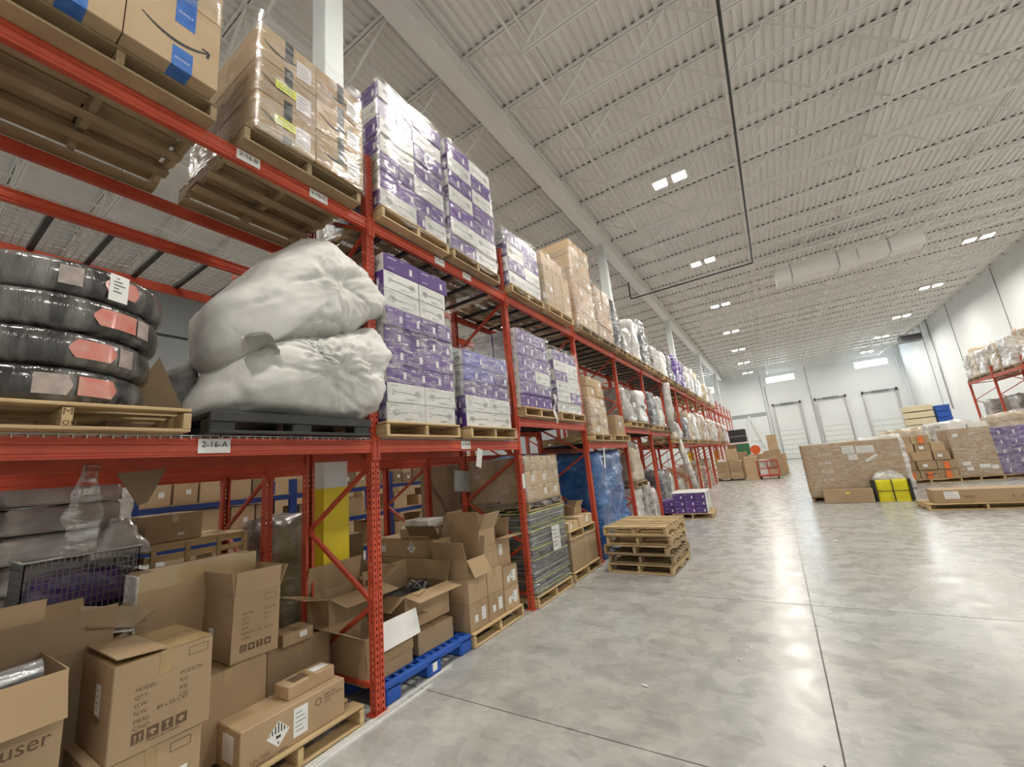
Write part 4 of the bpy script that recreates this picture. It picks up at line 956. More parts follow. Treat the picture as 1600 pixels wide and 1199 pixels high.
o = open_box('tall open box with shipping marks, flaps raised, on the wide box', -3.40, 1.67, .664, .32, .52, .43, {'+x': 3, '-y': 8, '-x': -4, '+y': 20}, 'card', fl=.155, tilt=(R(-1.5), 0))
for k, tt in enumerate(('MODEL:', 'QTY:', 'G.W.', 'N.W.', 'MEAS: 62 x 42 x 38 CM', 'C/NO.')): ob('lettering', text_mesh(tt, .022, 'ink_brown', 'LEFT'), o, (.2612, -.10, .30-k*.032), FRONT)
for k, tt in enumerate(('PCS/CTN', 'KG', 'KG')): ob('lettering', text_mesh(tt, .02, 'ink_brown', 'LEFT'), o, (.2612, .05, .30-k*.032), FRONT)
handling_marks(o, .2612, 0, .055, .045); paper_label(o, -.05, -.1612, .14, .075, .12, 'paper', (0, 0, -PI/2), lines=2)
ob('printed_frame', G().stroke([(.05, .36), (.13, .36), (.13, .40), (.05, .40), (.05, .36)], .003).mesh('printed_frame', 'ink_brown'), o, (.2612, 0, 0))
o = card_box('big brown box with MODEL and QTY print and four handling marks, nearest the aisle', -2.985, 1.015, .572, .43, .52, .44, 'card', tape=False, name='marked_box')
ob('packing_tape', G().box(-.26, .26, -.03, .03, .44, .4412).box(.26, .2612, -.03, .03, .33, .4412).box(-.26, .2606, -.214, .214, .4406, .4409).mesh('packing_tape', 'tape'), o)
ob('flap', G().box(-.26, .26, -.21, -.0, 0, .006).mesh('flap', 'card_in'), o, (0, 0, .45), (R(-5), 0, 0))
for k, tt in enumerate(('MODEL:', 'QTY:', 'G.W.', 'N.W.', 'MEAS:')): ob('lettering', text_mesh(tt, .026, 'ink_brown', 'LEFT'), o, (.2613, -.125, .295-k*.036), FRONT)
for k, tt in enumerate(('PCS/CTN', 'KG', 'KG', 'CM')): ob('lettering', text_mesh(tt, .026, 'ink_brown', 'LEFT'), o, (.2613, .065, .30-k*.036), FRONT)
ob('lettering', text_mesh('89 x 53 x 43', .026, 'ink_brown', 'LEFT'), o, (.2613, -.03, .175), FRONT)
ob('lettering', text_mesh('C/NO.', .026, 'ink_brown', 'LEFT'), o, (.2613, -.125, .12), FRONT); ob('lettering', text_mesh('MADE IN CHINA', .018, 'ink_brown', 'LEFT'), o, (.2613, -.06, .04), FRONT)
handling_marks(o, .2613, -.01, .052, .05); paper_label(o, .06, -.2162, .26, .07, .14, 'paper', (0, 0, -PI/2), lines=4)
ob('printed_frame', G().stroke([(.10, .375), (.19, .375), (.19, .415), (.10, .415), (.10, .375)], .003).mesh('printed_frame', 'ink_brown'), o, (.2613, 0, 0))
ob('lettering', text_mesh('Tuser', .06, 'ink_brown'), o, (.05, -.2163, .17), SOUTH)
o = card_box('brown box with a white label under the big marked box', -2.995, .98, .142, .44, .52, .428, 'card'); paper_label(o, .2612, .1, .2, .12, .14, 'paper', lines=3)
ob('printed_frame', G().stroke([(.08, .36), (.17, .36), (.17, .40), (.08, .40), (.08, .36)], .003).mesh('printed_frame', 'ink_brown'), o, (.2613, 0, 0))
o = open_box('open box with a flap hanging down, silver roll inside, lettered front', -2.97, .40, .30, .47, .55, .78, {'+x': 158, '-x': 2, '-y': 95}, 'card', fl=.20)
ob('lettering', text_mesh('Tuser', .085, 'ink_brown'), o, (.2763, .10, .52), FRONT)
ob('flap', G().box(-.003, .003, -.23, .23, 0, .26).mesh('flap', 'card'), o, (-.27, 0, .78))
ob('silver_roll', G().tube((0, -.22, 0), (0, .16, .02), .05, 14).tube((0, -.23, 0), (0, -.22, 0), .02, 10).mesh('silver_roll', 'silver', True, fix=True), None, (-3.06, .40, 1.07), (0, 0, 0), 'shiny silver film roll lying in the mouth of the lettered open box', 'roll')
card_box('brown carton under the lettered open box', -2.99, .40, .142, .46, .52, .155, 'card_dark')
o = card_box('large flat brown box leaning upright behind the tall open box', -3.86, 1.50, .142, .76, .22, 1.18, 'card', tape=False)
ob('packing_tape', G().box(.11, .1112, -.38, .38, 1.06, 1.18).box(-.11, .11, -.38, -.30, 1.18, 1.1812).box(-.11, .11, .30, .38, 1.18, 1.1812).mesh('packing_tape', 'tape_clear'), o)
ob('foam_edge', G().cham(-.115, .115, -.395, -.38, .5, 1.17, .004).mesh('foam_edge', 'wrap_white'), o)
open_box('dark open box with loose papers behind the lettered one', -3.50, .62, .142, .60, .55, .88, {'+x': 12, '-x': 30, '+y': 60, '-y': 110}, 'card_dark', fl=.22)
for k in range(5):
    ob('paper_sheet', G().box(-.16, .16, -.11, .11, 0, .004).mesh('paper_sheet', 'paper' if k % 2 else 'card_dark'), None, (-3.78+.05*k, .70+.06*k, 1.02+.03*k), (R(12*k-20), R(8*k-14), R(25*k)), '%s loose sheet in the dark open box' % ORD[k], 'paper', 'loose sheets in the dark box')

# second bay on the floor: blue plastic pallet with open boxes
t = thing('plastic_pallet', 'blue plastic pallet at the foot of the red upright', 'pallet', (-3.62, 3.09, 0))
g = G()
for k in range(13):
    y = -.55+k*1.10/12; g.box(-.55, .55, y-.012, y+.012, .125, .15)
for k in range(9):
    x = -.55+k*1.10/8; g.box(x-.014, x+.014, -.56, .56, .13, .15)
ob('grid_deck', g.mesh('grid_deck', 'blue_plastic'), t)
for x in (.5, -.56): ob('deck_rim', G().cham(x, x+.06, -.56, .56, .10, .152, .006).mesh('deck_rim', 'blue_plastic'), t)
for y in (-.48, 0.02, .48):
    for x in (-.47, 0, .47):
        b = ob('foot_block', shared('bfb', lambda: G().cham(-.09, .09, -.09, .09, 0, .13, .01).mesh('foot_block', 'blue_plastic')), t, (x, y, 0))
        if x > .3:
            ob('rib', shared('brb', lambda: G().box(.09, .096, -.07, -.062, .01, .12).mesh('rib', 'blue_plastic')), b)
            if abs(y) < .1: ob('white_mark', G().box(.0905, .0912, -.03, .03, .03, .10).mesh('white_mark', 'paper'), b)
o = open_box('open brown box on the blue pallet, white sheet over its front', -3.19, 2.70, .152, .52, .55, .36, {'+x': 175, '-x': 20, '+y': 95, '-y': 60}, 'card', fl=.24)
ob('white_sheet', G().prism([(.285, 0), (.292, 0), (.292, .02), (.34, -.19), (.333, -.195), (.285, 0)], -.20, .24, 'y').mesh('white_sheet', 'paper', fix=True), None, (-3.46, 2.76, .575), (0, 0, R(2)), 'stiff white sheet hanging over the open box beside the red upright', 'paper')
open_box('taller open box behind the white sheet, flaps spread', -3.66, 2.72, .152, .60, .38, .64, {'+x': 100, '-x': -14, '+y': 65, '-y': 75}, 'card', fl=.26)
card_box('flat brown box on the blue pallet end, in front', -3.19, 3.29, .152, .48, .30, .20, 'card', rz=R(-2), label=None)
o = open_box('open box filled with cables and a wooden slat, wide bright flap', -3.28, 3.28, .37, .62, .62, .31, {'+x': 100, '-x': 5, '+y': 20, '-y': 115}, 'card', fl=.20)
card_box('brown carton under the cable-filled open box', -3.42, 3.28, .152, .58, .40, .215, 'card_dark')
g = G(); random.seed(11); px = Vector((0, 0, 0))
for k in range(7):
    c = Vector((random.uniform(-.16, .1), random.uniform(-.12, .16), 0)); rr = random.uniform(.04, .09); q = [c+Vector((rr*math.cos(a*.6+k), rr*math.sin(a*.6+k), .03*math.sin(a*1.1+k))) for a in range(12)]
    for a, b in zip(q, q[1:]): g.tube(a, b, .006, 5, cap=False, mi=k % 2)
ob('cable_tangle', g.mesh('cable_tangle', ['pale_sheet', 'dark_steel'], True), None, (-3.50, 3.36, .66), (0, 0, 0), 'tangle of pale and black cables in the open box', 'cables')
ob('dark_padding', G().cham(-.28, .26, -.28, .28, 0, .24, .02).mesh('dark_padding', 'dark_steel'), None, (-3.55, 3.28, .38), (0, 0, 0), 'dark padding filling the cable box', 'padding')
t = thing('wooden_slats', 'pale wooden slat bundle sticking out of the cable box', 'wood', (-3.42, 3.10, .63), rot=(0, R(-14), R(18)))
for k in range(4): ob('slat', shared('slt', lambda: G().cham(-.2, .2, -.018, .018, 0, .018, .003).mesh('slat', 'wood')), t, (0, -.06+k*.04, 0))
# pallet of small labelled cartons
make_pallet('wooden pallet on the floor under the small labelled cartons', -3.03, 4.17, 0, 1.0)
SM = 'small labelled cartons on the floor pallet'
def small(lab, y, z, w, h, x=-3.07, d=.5, hz=False, lb=True):
    o = card_box(lab, x, y, z, w, d, h, 'card', group=SM, tape=not hz, name='labelled_carton')
    if lb: paper_label(o, d/2+.0012, w*.22, h*.5, .075, min(.13, h*.6), lines=3); paper_label(o, d/2+.0012, -w*.18, h*.42, .055, .07, lines=2)
    if hz: hazard(o, d/2+.0014, w*.08, h*.55, .06)
    return o
small('labelled carton, bottom of the nearest column on the carton pallet', 3.84, .142, .33, .27)
small('plain carton, middle of the nearest column on the carton pallet', 3.84, .414, .33, .25, lb=False)
o = open_box('open labelled carton on top of the nearest column, carton pallet', -3.07, 3.84, .666, .33, .5, .2, {'+x': 150, '-x': 0, '+y': 10, '-y': 15}, 'card', fl=.2); paper_label(o, .2512, .08, .1, .075, .12, lines=3); paper_label(o, .2512, -.06, .09, .055, .07, lines=2)
small('labelled carton, bottom of the middle column on the carton pallet', 4.17, .142, .31, .27)
small('plain carton, second of the middle column on the carton pallet', 4.17, .414, .31, .25, lb=False)
small('plain carton, third of the middle column on the carton pallet', 4.17, .666, .31, .25, lb=False, x=-3.12)
open_box('open carton with raised flaps on the middle column, carton pallet', -3.14, 4.17, .918, .32, .5, .2, {'+x': 30, '-x': 0, '+y': 55, '-y': -3}, 'card', fl=.22)
small('hazard-marked carton, bottom of the far column on the carton pallet', 4.50, .142, .32, .24, hz=True)
small('hazard-marked carton, second of the far column on the carton pallet', 4.50, .384, .32, .24, hz=True)
o = open_box('tall labelled open carton on the hazard-marked cartons', -3.16, 4.50, .626, .32, .45, .34, {'+x': 85, '-x': 0, '+y': 15, '-y': 80}, 'card', fl=.22); paper_label(o, .2265, -.05, .2, .075, .12, lines=3)
for k, z in enumerate((.142, .384)): card_box('brown box behind the small cartons, %s' % ['bottom', 'upper'][k], -3.62, 4.2, z, .8, .5, .24, 'card_dark', tape=False)
open_box('wide dark open box behind the small cartons', -3.62, 4.25, .626, .75, .5, .42, {'+x': 20, '-x': 5, '+y': 40, '-y': 30}, 'card_dark', fl=.2)
# long hazard cartons behind the blue pallet
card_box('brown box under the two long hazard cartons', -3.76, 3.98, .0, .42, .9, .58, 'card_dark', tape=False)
for k in range(2):
    o = card_box('long dark brown carton with hazard diamond on its side, %s of two' % ['lower', 'upper'][k], -3.72, 4.02, .582+.24*k, .30, 1.0, .235, 'card', tape=False, name='battery_carton')
    paper_label(o, .5012, .08, .13, .07, .12, lines=3); paper_label(o, .5012, -.07, .14, .055, .07, lines=2)
    if k: hazard(o, .10, -.1512, .12, .075, (0, 0, -PI/2))
    paper_label(o, -.42, -.1512, .1, .08, .08, 'paper', (0, 0, -PI/2), lines=1)
o = card_box('grey brown carton on the long hazard cartons', -3.80, 4.0, 1.06, .3, .5, .11, 'card'); paper_label(o, .2512, .0, .055, .07, .07)
card_box('flat white box on top of the carton pile behind the small cartons', -3.82, 4.02, 1.172, .28, .42, .1, 'carton_white', tape=False)

# bay past the second post, floor level
make_pallet('wooden pallet on the floor under the dark striped stack', -2.96, 5.46, 0, 1.06)
t = thing('sheet_stack', 'dark grey stack of sheets with lime stripes and a white paper, under film', 'sheet stack', (-3.53, 5.46, .142))
zz = 0; random.seed(3); k = 0
while zz < 1.02:
    h = random.uniform(.035, .075); off = random.uniform(-.012, .012)
    ob('sheet_layer', shared(('sl', round(h, 2)), lambda: G().cham(-.545, .545, -.525, .525, 0, round(h, 2)-.004, .008).mesh('sheet_layer', 'grey_sheet')), t, (off, off*.5, zz)); zz += round(h, 2)
    if k % 2 == 0 or k > 9: ob('lime_strip', shared(('ls', k % 3), lambda: G().box(-.55, .555, -.53, .53, 0, .008+.004*(k % 3)).mesh('lime_strip', ['lime', 'pale_sheet', 'lime'][k % 3])), t, (0, 0, zz)); zz += .018
    k += 1
ps = paper_label(t, .565, .16, .62, .25, .34, lines=5)
film_wrap('clear film round the dark striped stack', -4.1, -2.965, 4.92, 6.0, .15, 1.2, 'film_light', .012)
make_pallet('wooden pallet on top of the dark striped stack', -2.98, 5.46, 1.2, 1.02, old=True)
for r in range(3):
    for c in range(3):
        o = card_box('taped brown box, %s row, %s along, on the dark striped stack' % (ORD[r], ORD[c]), -3.0, 5.14+c*.335, 1.342+r*.205, .33, .5, .202, 'card_light', group='taped boxes on the dark striped stack')
        if (r, c) in ((1, 0), (1, 1), (0, 1), (0, 2)): paper_label(o, .2512, .03, .1, .08, .09, lines=3)
        if r == 2 or c in (0, 2): card_box('rear brown box, %s row, %s along, on the dark striped stack' % (ORD[r], ORD[c]), -3.505, 5.14+c*.335, 1.342+r*.205, .33, .5, .202, 'card_light', tape=False, group='taped boxes on the dark striped stack')
film_wrap('clear film round the boxes on the dark striped stack', -4.02, -2.985, 4.96, 5.99, 1.25, 1.97, 'film_clear', .014)
make_pallet('wooden pallet on the floor under two big brown cartons beside the pallet pile', -2.97, 6.66, 0, 1.08)
for k in (0, 1): card_box('big brown carton, %s of the pair under an upper pallet' % ['near one', 'far one'][k], -3.0, 6.40+k*.53, .142, .52, 1.05, .46, 'card', tape=False)
make_pallet('wooden pallet lying on the two big brown cartons', -2.99, 6.66, .604, 1.06)
card_box('low tan box on the upper pallet beside the striped stack', -3.02, 6.36, .746, .4, .6, .12, 'card_light', label=(-.1, .06, .07, .07))
card_box('wider tan box with white labels on the upper pallet', -3.02, 6.88, .746, .56, .7, .16, 'card_light', label=(.05, .09, .1, .1))
open_box('small open box on the wider tan box, flap out', -3.2, 7.0, .908, .3, .3, .12, {'+x': 30, '-x': 20, '+y': 40, '-y': 60}, 'card', fl=.12)
bundle('tall dark blue wrapped load standing behind the tan boxes', -3.75, 6.75, .0, 1.0, .9, 2.0, 'wrap_blue', 91, 'blue wrapped loads', .05, .02, .03)
bundle('tall blue film-wrapped load at the front of the rack, past the third post', -2.98, 8.45, .0, 1.75, 1.05, 1.96, 'wrap_blue', 95, 'blue wrapped loads', .07, .02, .04)
bundle('pale brown wrapped tower on a high pallet past the blue load', -3.0, 10.55, 1.22, .9, .95, .82, 'wrap_tan', 101, 'wrapped loads on the floor', .04, .02, .05)
make_pallet('pallet between two wrapped loads past the blue load', -2.98, 10.55, 1.06, .95, old=True)
bundle('white wrapped load under the high pallet past the blue load', -3.02, 10.35, .0, .72, .95, 1.06, 'wrap_white', 103, 'wrapped loads on the floor', .06, .0, .06)
bundle('crumpled grey wrapped load beside the white one', -3.02, 11.25, .0, .85, .95, 1.12, 'wrap_grey', 105, 'wrapped loads on the floor', .09, .05, .06)
bundle('pale wrapped load just before the silvery drum shapes', -3.04, 12.05, .0, .5, .9, .9, 'wrap_white', 111, 'wrapped loads on the floor', .08, .1, .06)
bundle('silvery dark wrapped stack of round layers on the floor', -3.05, 13.5, .0, 1.2, 1.0, 1.32, 'wrap_dark', 107, 'wrapped loads on the floor', .05, .0, .05, bands=7)
bundle('whitish wrapped load behind the silvery stack', -3.05, 14.42, .0, .6, .95, 1.15, 'wrap_white', 109, 'wrapped loads on the floor', .09, .15, .06)
for k, (y, w, h, m, lk) in enumerate(((16.1, 1.0, .9, 'wrap_grey', 'low heap of grey bags'), (17.95, 1.0, 1.2, 'wrap_tan', 'tan wrapped load'), (19.1, 1.0, 1.0, 'wrap_dark', 'dark wrapped load'), (20.6, 1.0, 1.2, 'wrap_tan', 'brown wrapped load'), (22.85, 1.0, 1.0, 'wrap_white', 'pale wrapped load'), (24.0, 1.0, 1.3, 'wrap_tan', 'rust brown wrapped load'))):
    bundle('%s on the floor of the rack, beyond the leaning roll' % lk, -3.1, y, 0, w, .95, h, m, 120+k*3, 'wrapped loads on the floor', .08, .05)

# pile of empty pallets standing in the aisle
offs = [(0, 0, 0), (.02, .015, 1.2), (-.02, -.02, -1.0), (.015, .02, 1.6), (.0, -.01, -.4)]
for k, (dx, dy, rr) in enumerate(offs):
    make_pallet('empty pallet in the aisle pile, %s' % ['bottom one', 'second from bottom', 'middle one', 'second from top', 'topmost one'][k], -2.16+dx, 7.40+dy, k*.143, 1.03, 1.22, rz=R(-92+rr), old=(k in (1, 2)), group='empty pallets piled in the aisle')
# purple cartons on a pallet in the aisle
make_pallet('wooden pallet in the aisle under the stepped purple cartons', -2.33, 13.05, 0, 1.05, 1.2, rz=R(-90+3))
def aisle_carton(kind, x, y, z, lab):
    return purple_carton(kind, x, y, z, .275, .6, .175, lab, 'purple cartons on the aisle pallet', rz=R(-87))
for r in range(3):
    for c in range(3):
        aisle_carton('P', -2.62+c*.282, 12.78+c*.012, .142+r*.18, 'purple carton of the aisle pallet, %s row, %s along' % (ORD[r], ORD[c]))
for r in range(2):
    for c in range(2):
        aisle_carton('P', -3.20+c*.282, 12.85+c*.012, .142+r*.18, 'purple carton of the lower step by the aisle pallet, %s row, %s along' % (ORD[r], ORD[c]))
make_pallet('wooden pallet under the lower step of purple cartons', -2.95, 13.2, 0, .5, 1.1, rz=R(-87))
o = ob('white_cover', G().cham(-.45, .45, -.58, .58, 0, .012, .003).mesh('white_cover', 'carton_white'), None, (-2.36, 13.07, .142+.541), (0, 0, R(3)), 'white cardboard cover over the aisle purple cartons', 'cover')
bundle('white wrapped side of cartons behind the aisle purple ones', -1.93, 13.42, .142, .5, .85, .52, 'wrap_white', 131, None, .015, 0, .01)

# metal strips on the floor along the rack
for k, (x, y0, y1, r) in enumerate(((-2.99, 1.55, 3.3, 1.5), (-2.95, 1.50, 2.7, 2.4), (-2.93, 1.5, 2.95, 1.0))):
    l = y1-y0; ob('metal_strip', shared(('ms', l), lambda: G().prism([(-.018, 0), (.018, 0), (.018, .016), (.014, .016), (.014, .004), (-.018, .004)], 0, l, 'y').mesh('metal_strip', 'carton_white', fix=True)), None, (x, y0, .001), (0, 0, R(r)), '%s thin metal strip lying on the floor along the rack foot' % ['long', 'short', 'outer'][k], 'metal strip', 'metal strips by the rack')
random.seed(21)
for k, (x, y, s, m, lk) in enumerate(((-1.02, 2.62, .03, 'paper', 'white scrap on the near floor joint'), (-.58, 2.31, .06, 'paper', 'torn white scrap, largest on the floor'), (-1.25, 3.6, .025, 'paper', 'white shred before the rack'), (-.62, 4.3, .015, 'paper', 'tiny white chip on the slab'), (-.1, 3.1, .03, 'dark_steel', 'dark splinter by the long joint'), (.35, 2.9, .02, 'dark_steel', 'small dark chip past the long joint'), (-.55, 4.6, .02, 'paper', 'white crumb in the aisle'), (.55, 9.6, .05, 'paper', 'white scrap before the low box'), (2.05, 3.9, .03, 'dark_steel', 'dark wood chip on the open floor'))):
    g = G(); n = 7; g.add([(s*(1+.4*random.random())*math.cos(2*PI*i/n), s*.45*(1+.5*random.random())*math.sin(2*PI*i/n), .003+.006*random.random()) for i in range(n)]+[(0, 0, .014)], [(i, (i+1) % n, n) for i in range(n)])
    ob('floor_scrap', g.mesh('floor_scrap', m), None, (x, y, 0), (0, 0, random.random()*6), lk, 'scrap', 'scraps on the floor')

# ------------------------------------------------------------------ behind the aisle rack
random.seed(31)
def pack(lab, x, y, z, w, d, h, m, s, group):
    return ob('film_pack', shared(('pk', s % 5, w, d, h, m), lambda: bundle_mesh(w, d, h, m, s % 5*3.3, .03, .02, 28, .12)), None, (x-d/2, y, z), (0, 0, random.uniform(-.06, .06)), lab, 'pack', group)
make_pallet('old pallet under the flat film packs behind the cardboard boxes', -5.0, .98, 0, 1.0, old=True)
make_pallet('old pallet under the leftmost flat film packs', -4.95, .12, 0, .6, old=True)
for k in range(9):
    pack('flat film-wrapped pack behind the wire basket, %s from the floor' % ORD[k], -5.02+.03*(k % 2), .96, .142+k*.215, .72, .85, .20, 'wrap_grey' if k % 3 else 'wrap_white', k, 'flat packs behind the wire basket')
    pack('flat film-wrapped pack left of the wire basket pile, %s from the floor' % ORD[k], -4.98, .22, .142+k*.205, .62, .8, .19, 'wrap_grey', k+2, 'flat packs at the end of the rear rack')
bundle('heap of loose crumpled film on the wire basket', -4.62, 1.22, 1.40, .42, .4, .26, 'wrap_white', 55, None, .08, .5, .2)
t = thing('wire_basket', 'dark wire basket on legs holding purple film bags behind the boxes', 'basket', (-4.85, 1.0, 0))
g = G(); r = .003
for k in range(20):
    y = -.31+k*.62/19; g.box(.28-r, .28+r, y-r, y+r, 1.06, 1.46)
for k in range(9): g.box(.28-r, .28+r, -.31, .31, 1.06+k*.05-r, 1.06+k*.05+r)
for s in (-1, 1):
    for k in range(12): x = -.25+k*.53/11; g.box(x-r, x+r, s*.31-r, s*.31+r, 1.06, 1.46)
    for k in range(9): g.box(-.25, .28, s*.31-r, s*.31+r, 1.06+k*.05-r, 1.06+k*.05+r)
ob('wire_mesh', g.mesh('wire_mesh', 'dark_zinc'), t)
ob('basket_rim', G().tube((.285, -.32, 1.465), (.285, .32, 1.465), .008, 6).tube((-.25, -.32, 1.465), (.285, -.32, 1.465), .008, 6).tube((-.25, .32, 1.465), (.285, .32, 1.465), .008, 6).mesh('basket_rim', 'zinc', True), t)
ob('floor_panel', G().box(-.26, .29, -.31, .31, 1.04, 1.06).mesh('floor_panel', 'dark_steel'), t)
for s in (-1, 1):
    for x in (-.24, .27): ob('leg', shared('bleg', lambda: G().tube((0, 0, 0), (0, 0, 1.05), .015, 6).mesh('leg', 'dark_steel')), t, (x, s*.3, 0))
bundle('purple film bag inside the wire basket', -4.62, 1.0, 1.07, .56, .45, .25, 'wrap_purple', 61, None, .03, .1, .1)
card_box('big brown box on the floor under the slatted crate', -4.88, 1.86, 0, .85, .9, 1.07, 'card_dark')
t = thing('slatted_crate', 'flat wooden crate with open slats behind the tall open box', 'crate', (-5.35, 1.86, 1.075))
for k in range(4):
    ob('slat', shared('csl', lambda: G().cham(.44, .458, -.42, .42, 0, .055, .003).mesh('slat', 'wood')), t, (0, 0, .005+k*.093))
    ob('slat', shared('csl2', lambda: G().cham(-.44, .44, -.42, -.402, 0, .055, .003).mesh('slat', 'wood')), t, (0, 0, .005+k*.093))
for y in (-.36, -.1, .16, .40): ob('batten', shared('cbt', lambda: G().cham(.458, .478, -.02, .02, 0, .345, .003).mesh('batten', 'wood')), t, (0, y, 0))
ob('crate_floor', G().box(-.44, .44, -.4, .4, 0, .02).mesh('crate_floor', 'wood_old'), t)
ob('crate_lid', G().box(-.44, .47, -.42, .42, .335, .352).mesh('crate_lid', 'wood'), t)
card_box('brown box with a small white label on the slatted crate', -4.92, 1.66, 1.43, .44, .6, .25, 'card', label=(.05, .06, .05, .02))
bundle('silvery film-wrapped load behind the leaning red braces', -4.95, 2.92, 0, .75, .8, 1.45, 'wrap_grey', 65, None, .06, .1)
card_box('grey brown box behind the yellow column foot', -4.85, 3.45, 0, .7, .8, .75, 'card_dark'); card_box('brown box on a grey brown one behind the yellow column', -4.9, 3.45, .755, .6, .7, .4, 'card_dark')
for k in range(2): card_box('brown box under the rear rack, %s past the yellow column' % ORD[k], -4.9-.1*(k % 2), 4.35+.95*k, 0, .58, .8, .55+.18*(k % 3), 'card_dark', group='boxes under the rear rack')
card_box('very large brown carton on the rear rack floor behind the striped stack', -4.86, 6.5, .98, 1.5, .95, 1.0, 'card_dark')
bundle('dark wrapped base under the very large brown carton', -4.86, 6.5, 0, 1.5, .95, .78, 'wrap_dark', 69, None, .03, 0)
ob('silver_roll', G().tube((0, -.75, 0), (0, .75, 0), .10, 16).tube((0, -.78, 0), (0, -.75, 0), .04, 10).mesh('silver_roll', 'silver', True, fix=True), None, (-4.75, 6.45, .885), (0, 0, 0), 'shiny grey roll lying before the very large brown carton', 'roll')
ob('grey_sheet', G().box(0, .004, -.28, .28, -.3, 0).box(.004, .0045, -.2, .2, -.2, -.17).mesh('grey_sheet', 'pale_sheet'), None, (-4.0, 4.92, 1.83), (R(-6), 0, 0), 'pale grey sheet hung on the inner post beside the very large brown carton', 'sheet')
ob('brown_flap_sheet', G().prism([(0, 0), (.30, .02), (.20, -.22), (.14, -.24)], 0, .006, 'x').mesh('brown_flap_sheet', 'card_dark'), None, (-4.0, .98, 2.03), (0, 0, R(8)), 'brown paper corner poking down under the lower beams', 'cardboard')
bundle('hanging clump of loose film under the lower rear beam', -3.98, .86, 1.5, .26, .12, .58, 'film_clear', 75, None, .10, .35)
# blue shelving with boxes
def blue_unit(y, lab):
    t = thing('blue_shelf', lab, 'shelf', (-8.4, y, 0), 0, 'blue shelf units')
    for x in (-.4, .4):
        for s in (0, 2.3): ob('post', shared('bp', lambda: G().box(-.035, .035, -.035, .035, 0, 2.0).mesh('post', 'blue_steel')), t, (x, s, 0))
    for z in (.45, 1.12, 1.72):
        for x in (-.42, .42): ob('shelf_beam', shared('bbm', lambda: G().box(-.025, .025, 0, 2.3, -.09, 0).mesh('shelf_beam', 'blue_steel')), t, (x, 0, z))
        ob('shelf_board', shared('bsb', lambda: G().box(-.42, .42, 0, 2.3, 0, .02).mesh('shelf_board', 'wood')), t, (0, 0, z))
for u in range(4):
    blue_unit(2.2+u*2.36, 'blue steel shelf unit with tan boxes, %s from the yellow column' % ORD[u])
    for sh, z in enumerate((.47, 1.14, 1.74)):
        y = 2.3+u*2.36; k = 0
        while y < 2.2+u*2.36+1.75:
            w = random.uniform(.26, .5); h = random.uniform(.22, .48) if sh < 2 else random.uniform(.2, .6)
            if random.random() < .88:
                o = card_box('tan box, %s on the %s board, %s blue shelf' % (ORD[k], ['low', 'middle', 'top'][sh], ORD[u]), -8.0, y+w/2, z, w-.02, .6, h, random.choice(['card', 'card_light', 'card_light', 'card_dark']), group='boxes on the blue shelves', tape=False)
                if random.random() < .6: paper_label(o, .3012, w*.1, h*.5, .07, .08, lines=1)
                if sh == 2 and random.random() < .5: card_box('tan box stacked over the %s box, top board, %s blue shelf' % (ORD[k], ORD[u]), -8.02, y+w/2, z+h, w-.03, .5, .22, 'card_light', group='boxes on the blue shelves', tape=False)
            y += w+.01; k += 1
for k in range(5): bundle('pale wrapped load standing behind the rear rack, %s from the end wall' % ORD[k], -7.2, -2.4+k*1.0, 0, .9, .9, 1.95+.2*(k % 3), ['wrap_grey', 'wrap_white', 'wrap_tan'][k % 3], 140+k*3, 'wrapped loads behind the rear rack', .07, .04)
for k in range(7): card_box('large stored carton behind the blue shelves, %s along' % ORD[k], -11.0, 4.5+k*1.5, 0, 1.2, 1.0, 1.9+.35*(k % 3), 'card_light' if k % 2 else 'card', group='large cartons behind the blue shelves')

# ------------------------------------------------------------------ open floor: right side of the aisle
def wbox(name, lab, x0, x1, y0, y1, z0, z1, m='card', group=None, cat='box', c=.008, rz=0):
    return ob(name, carton_mesh(y1-y0, x1-x0, z1-z0, [m]*6, c), None, ((x0+x1)/2, (y0+y1)/2, z0), (0, 0, rz), lab, cat, group)
SL = (0, 0, -PI/2)
t = make_pallet('dark pallet under the tall film-wrapped carton', 1.72, 15.95, 0, 2.2, 1.15, rz=R(-90), old=True); t.location = (1.72, 15.95, 0)
o = wbox('tall_carton', 'tall wide brown carton under film with white papers, standing in the open floor', .60, 2.84, 15.36, 16.5, .142, 1.66, 'card')
paper_label(o, -.02, -.5712, 1.30, .28, .22, 'paper', SL); paper_label(o, .36, -.5712, 1.28, .40, .2, 'paper', SL); paper_label(o, .05, -.5712, 1.08, .2, .16, 'paper', SL)
ob('white_strip', G().box(-.16, .16, -.003, 0, -.035, .035).mesh('white_strip', 'paper'), o, (.45, -.572, 1.02), (0, R(-32), 0))
for k, tt in enumerate(('4 PCS', '21 KG', '78 x 53', 'N 102')): ob('lettering', text_mesh(tt, .11, 'ink_white'), o, (-.62, -.5715, 1.2-.24*k), SOUTH)
ob('foam_corner', G().cham(-1.135, -1.0, -.58, -.45, 0, 1.525, .01).cham(1.0, 1.135, -.58, -.45, .1, 1.525, .01).mesh('foam_corner', 'wrap_white'), o) if False else None
film_wrap('clear film round the tall wide carton in the open floor', .585, 2.86, 15.34, 16.52, .2, 1.7, 'film_light', .012)
wbox('long_carton', 'long low brown carton lying before the tall wrapped carton', .86, 1.97, 14.98, 15.3, 0, .37)
ob('yellow_mark', G().box(-.05, .05, -.1612, -.16, .25, .29).mesh('yellow_mark', 'label_yellow'), bpy.data.objects['long_carton'])
t = thing('tarp_bag', 'bright yellow tarpaulin bag with black side panels and straps', 'bag', (2.40, 15.28, 0))
g = G(); L = loop(-.36, .36, -.22, .22, 28, .08)
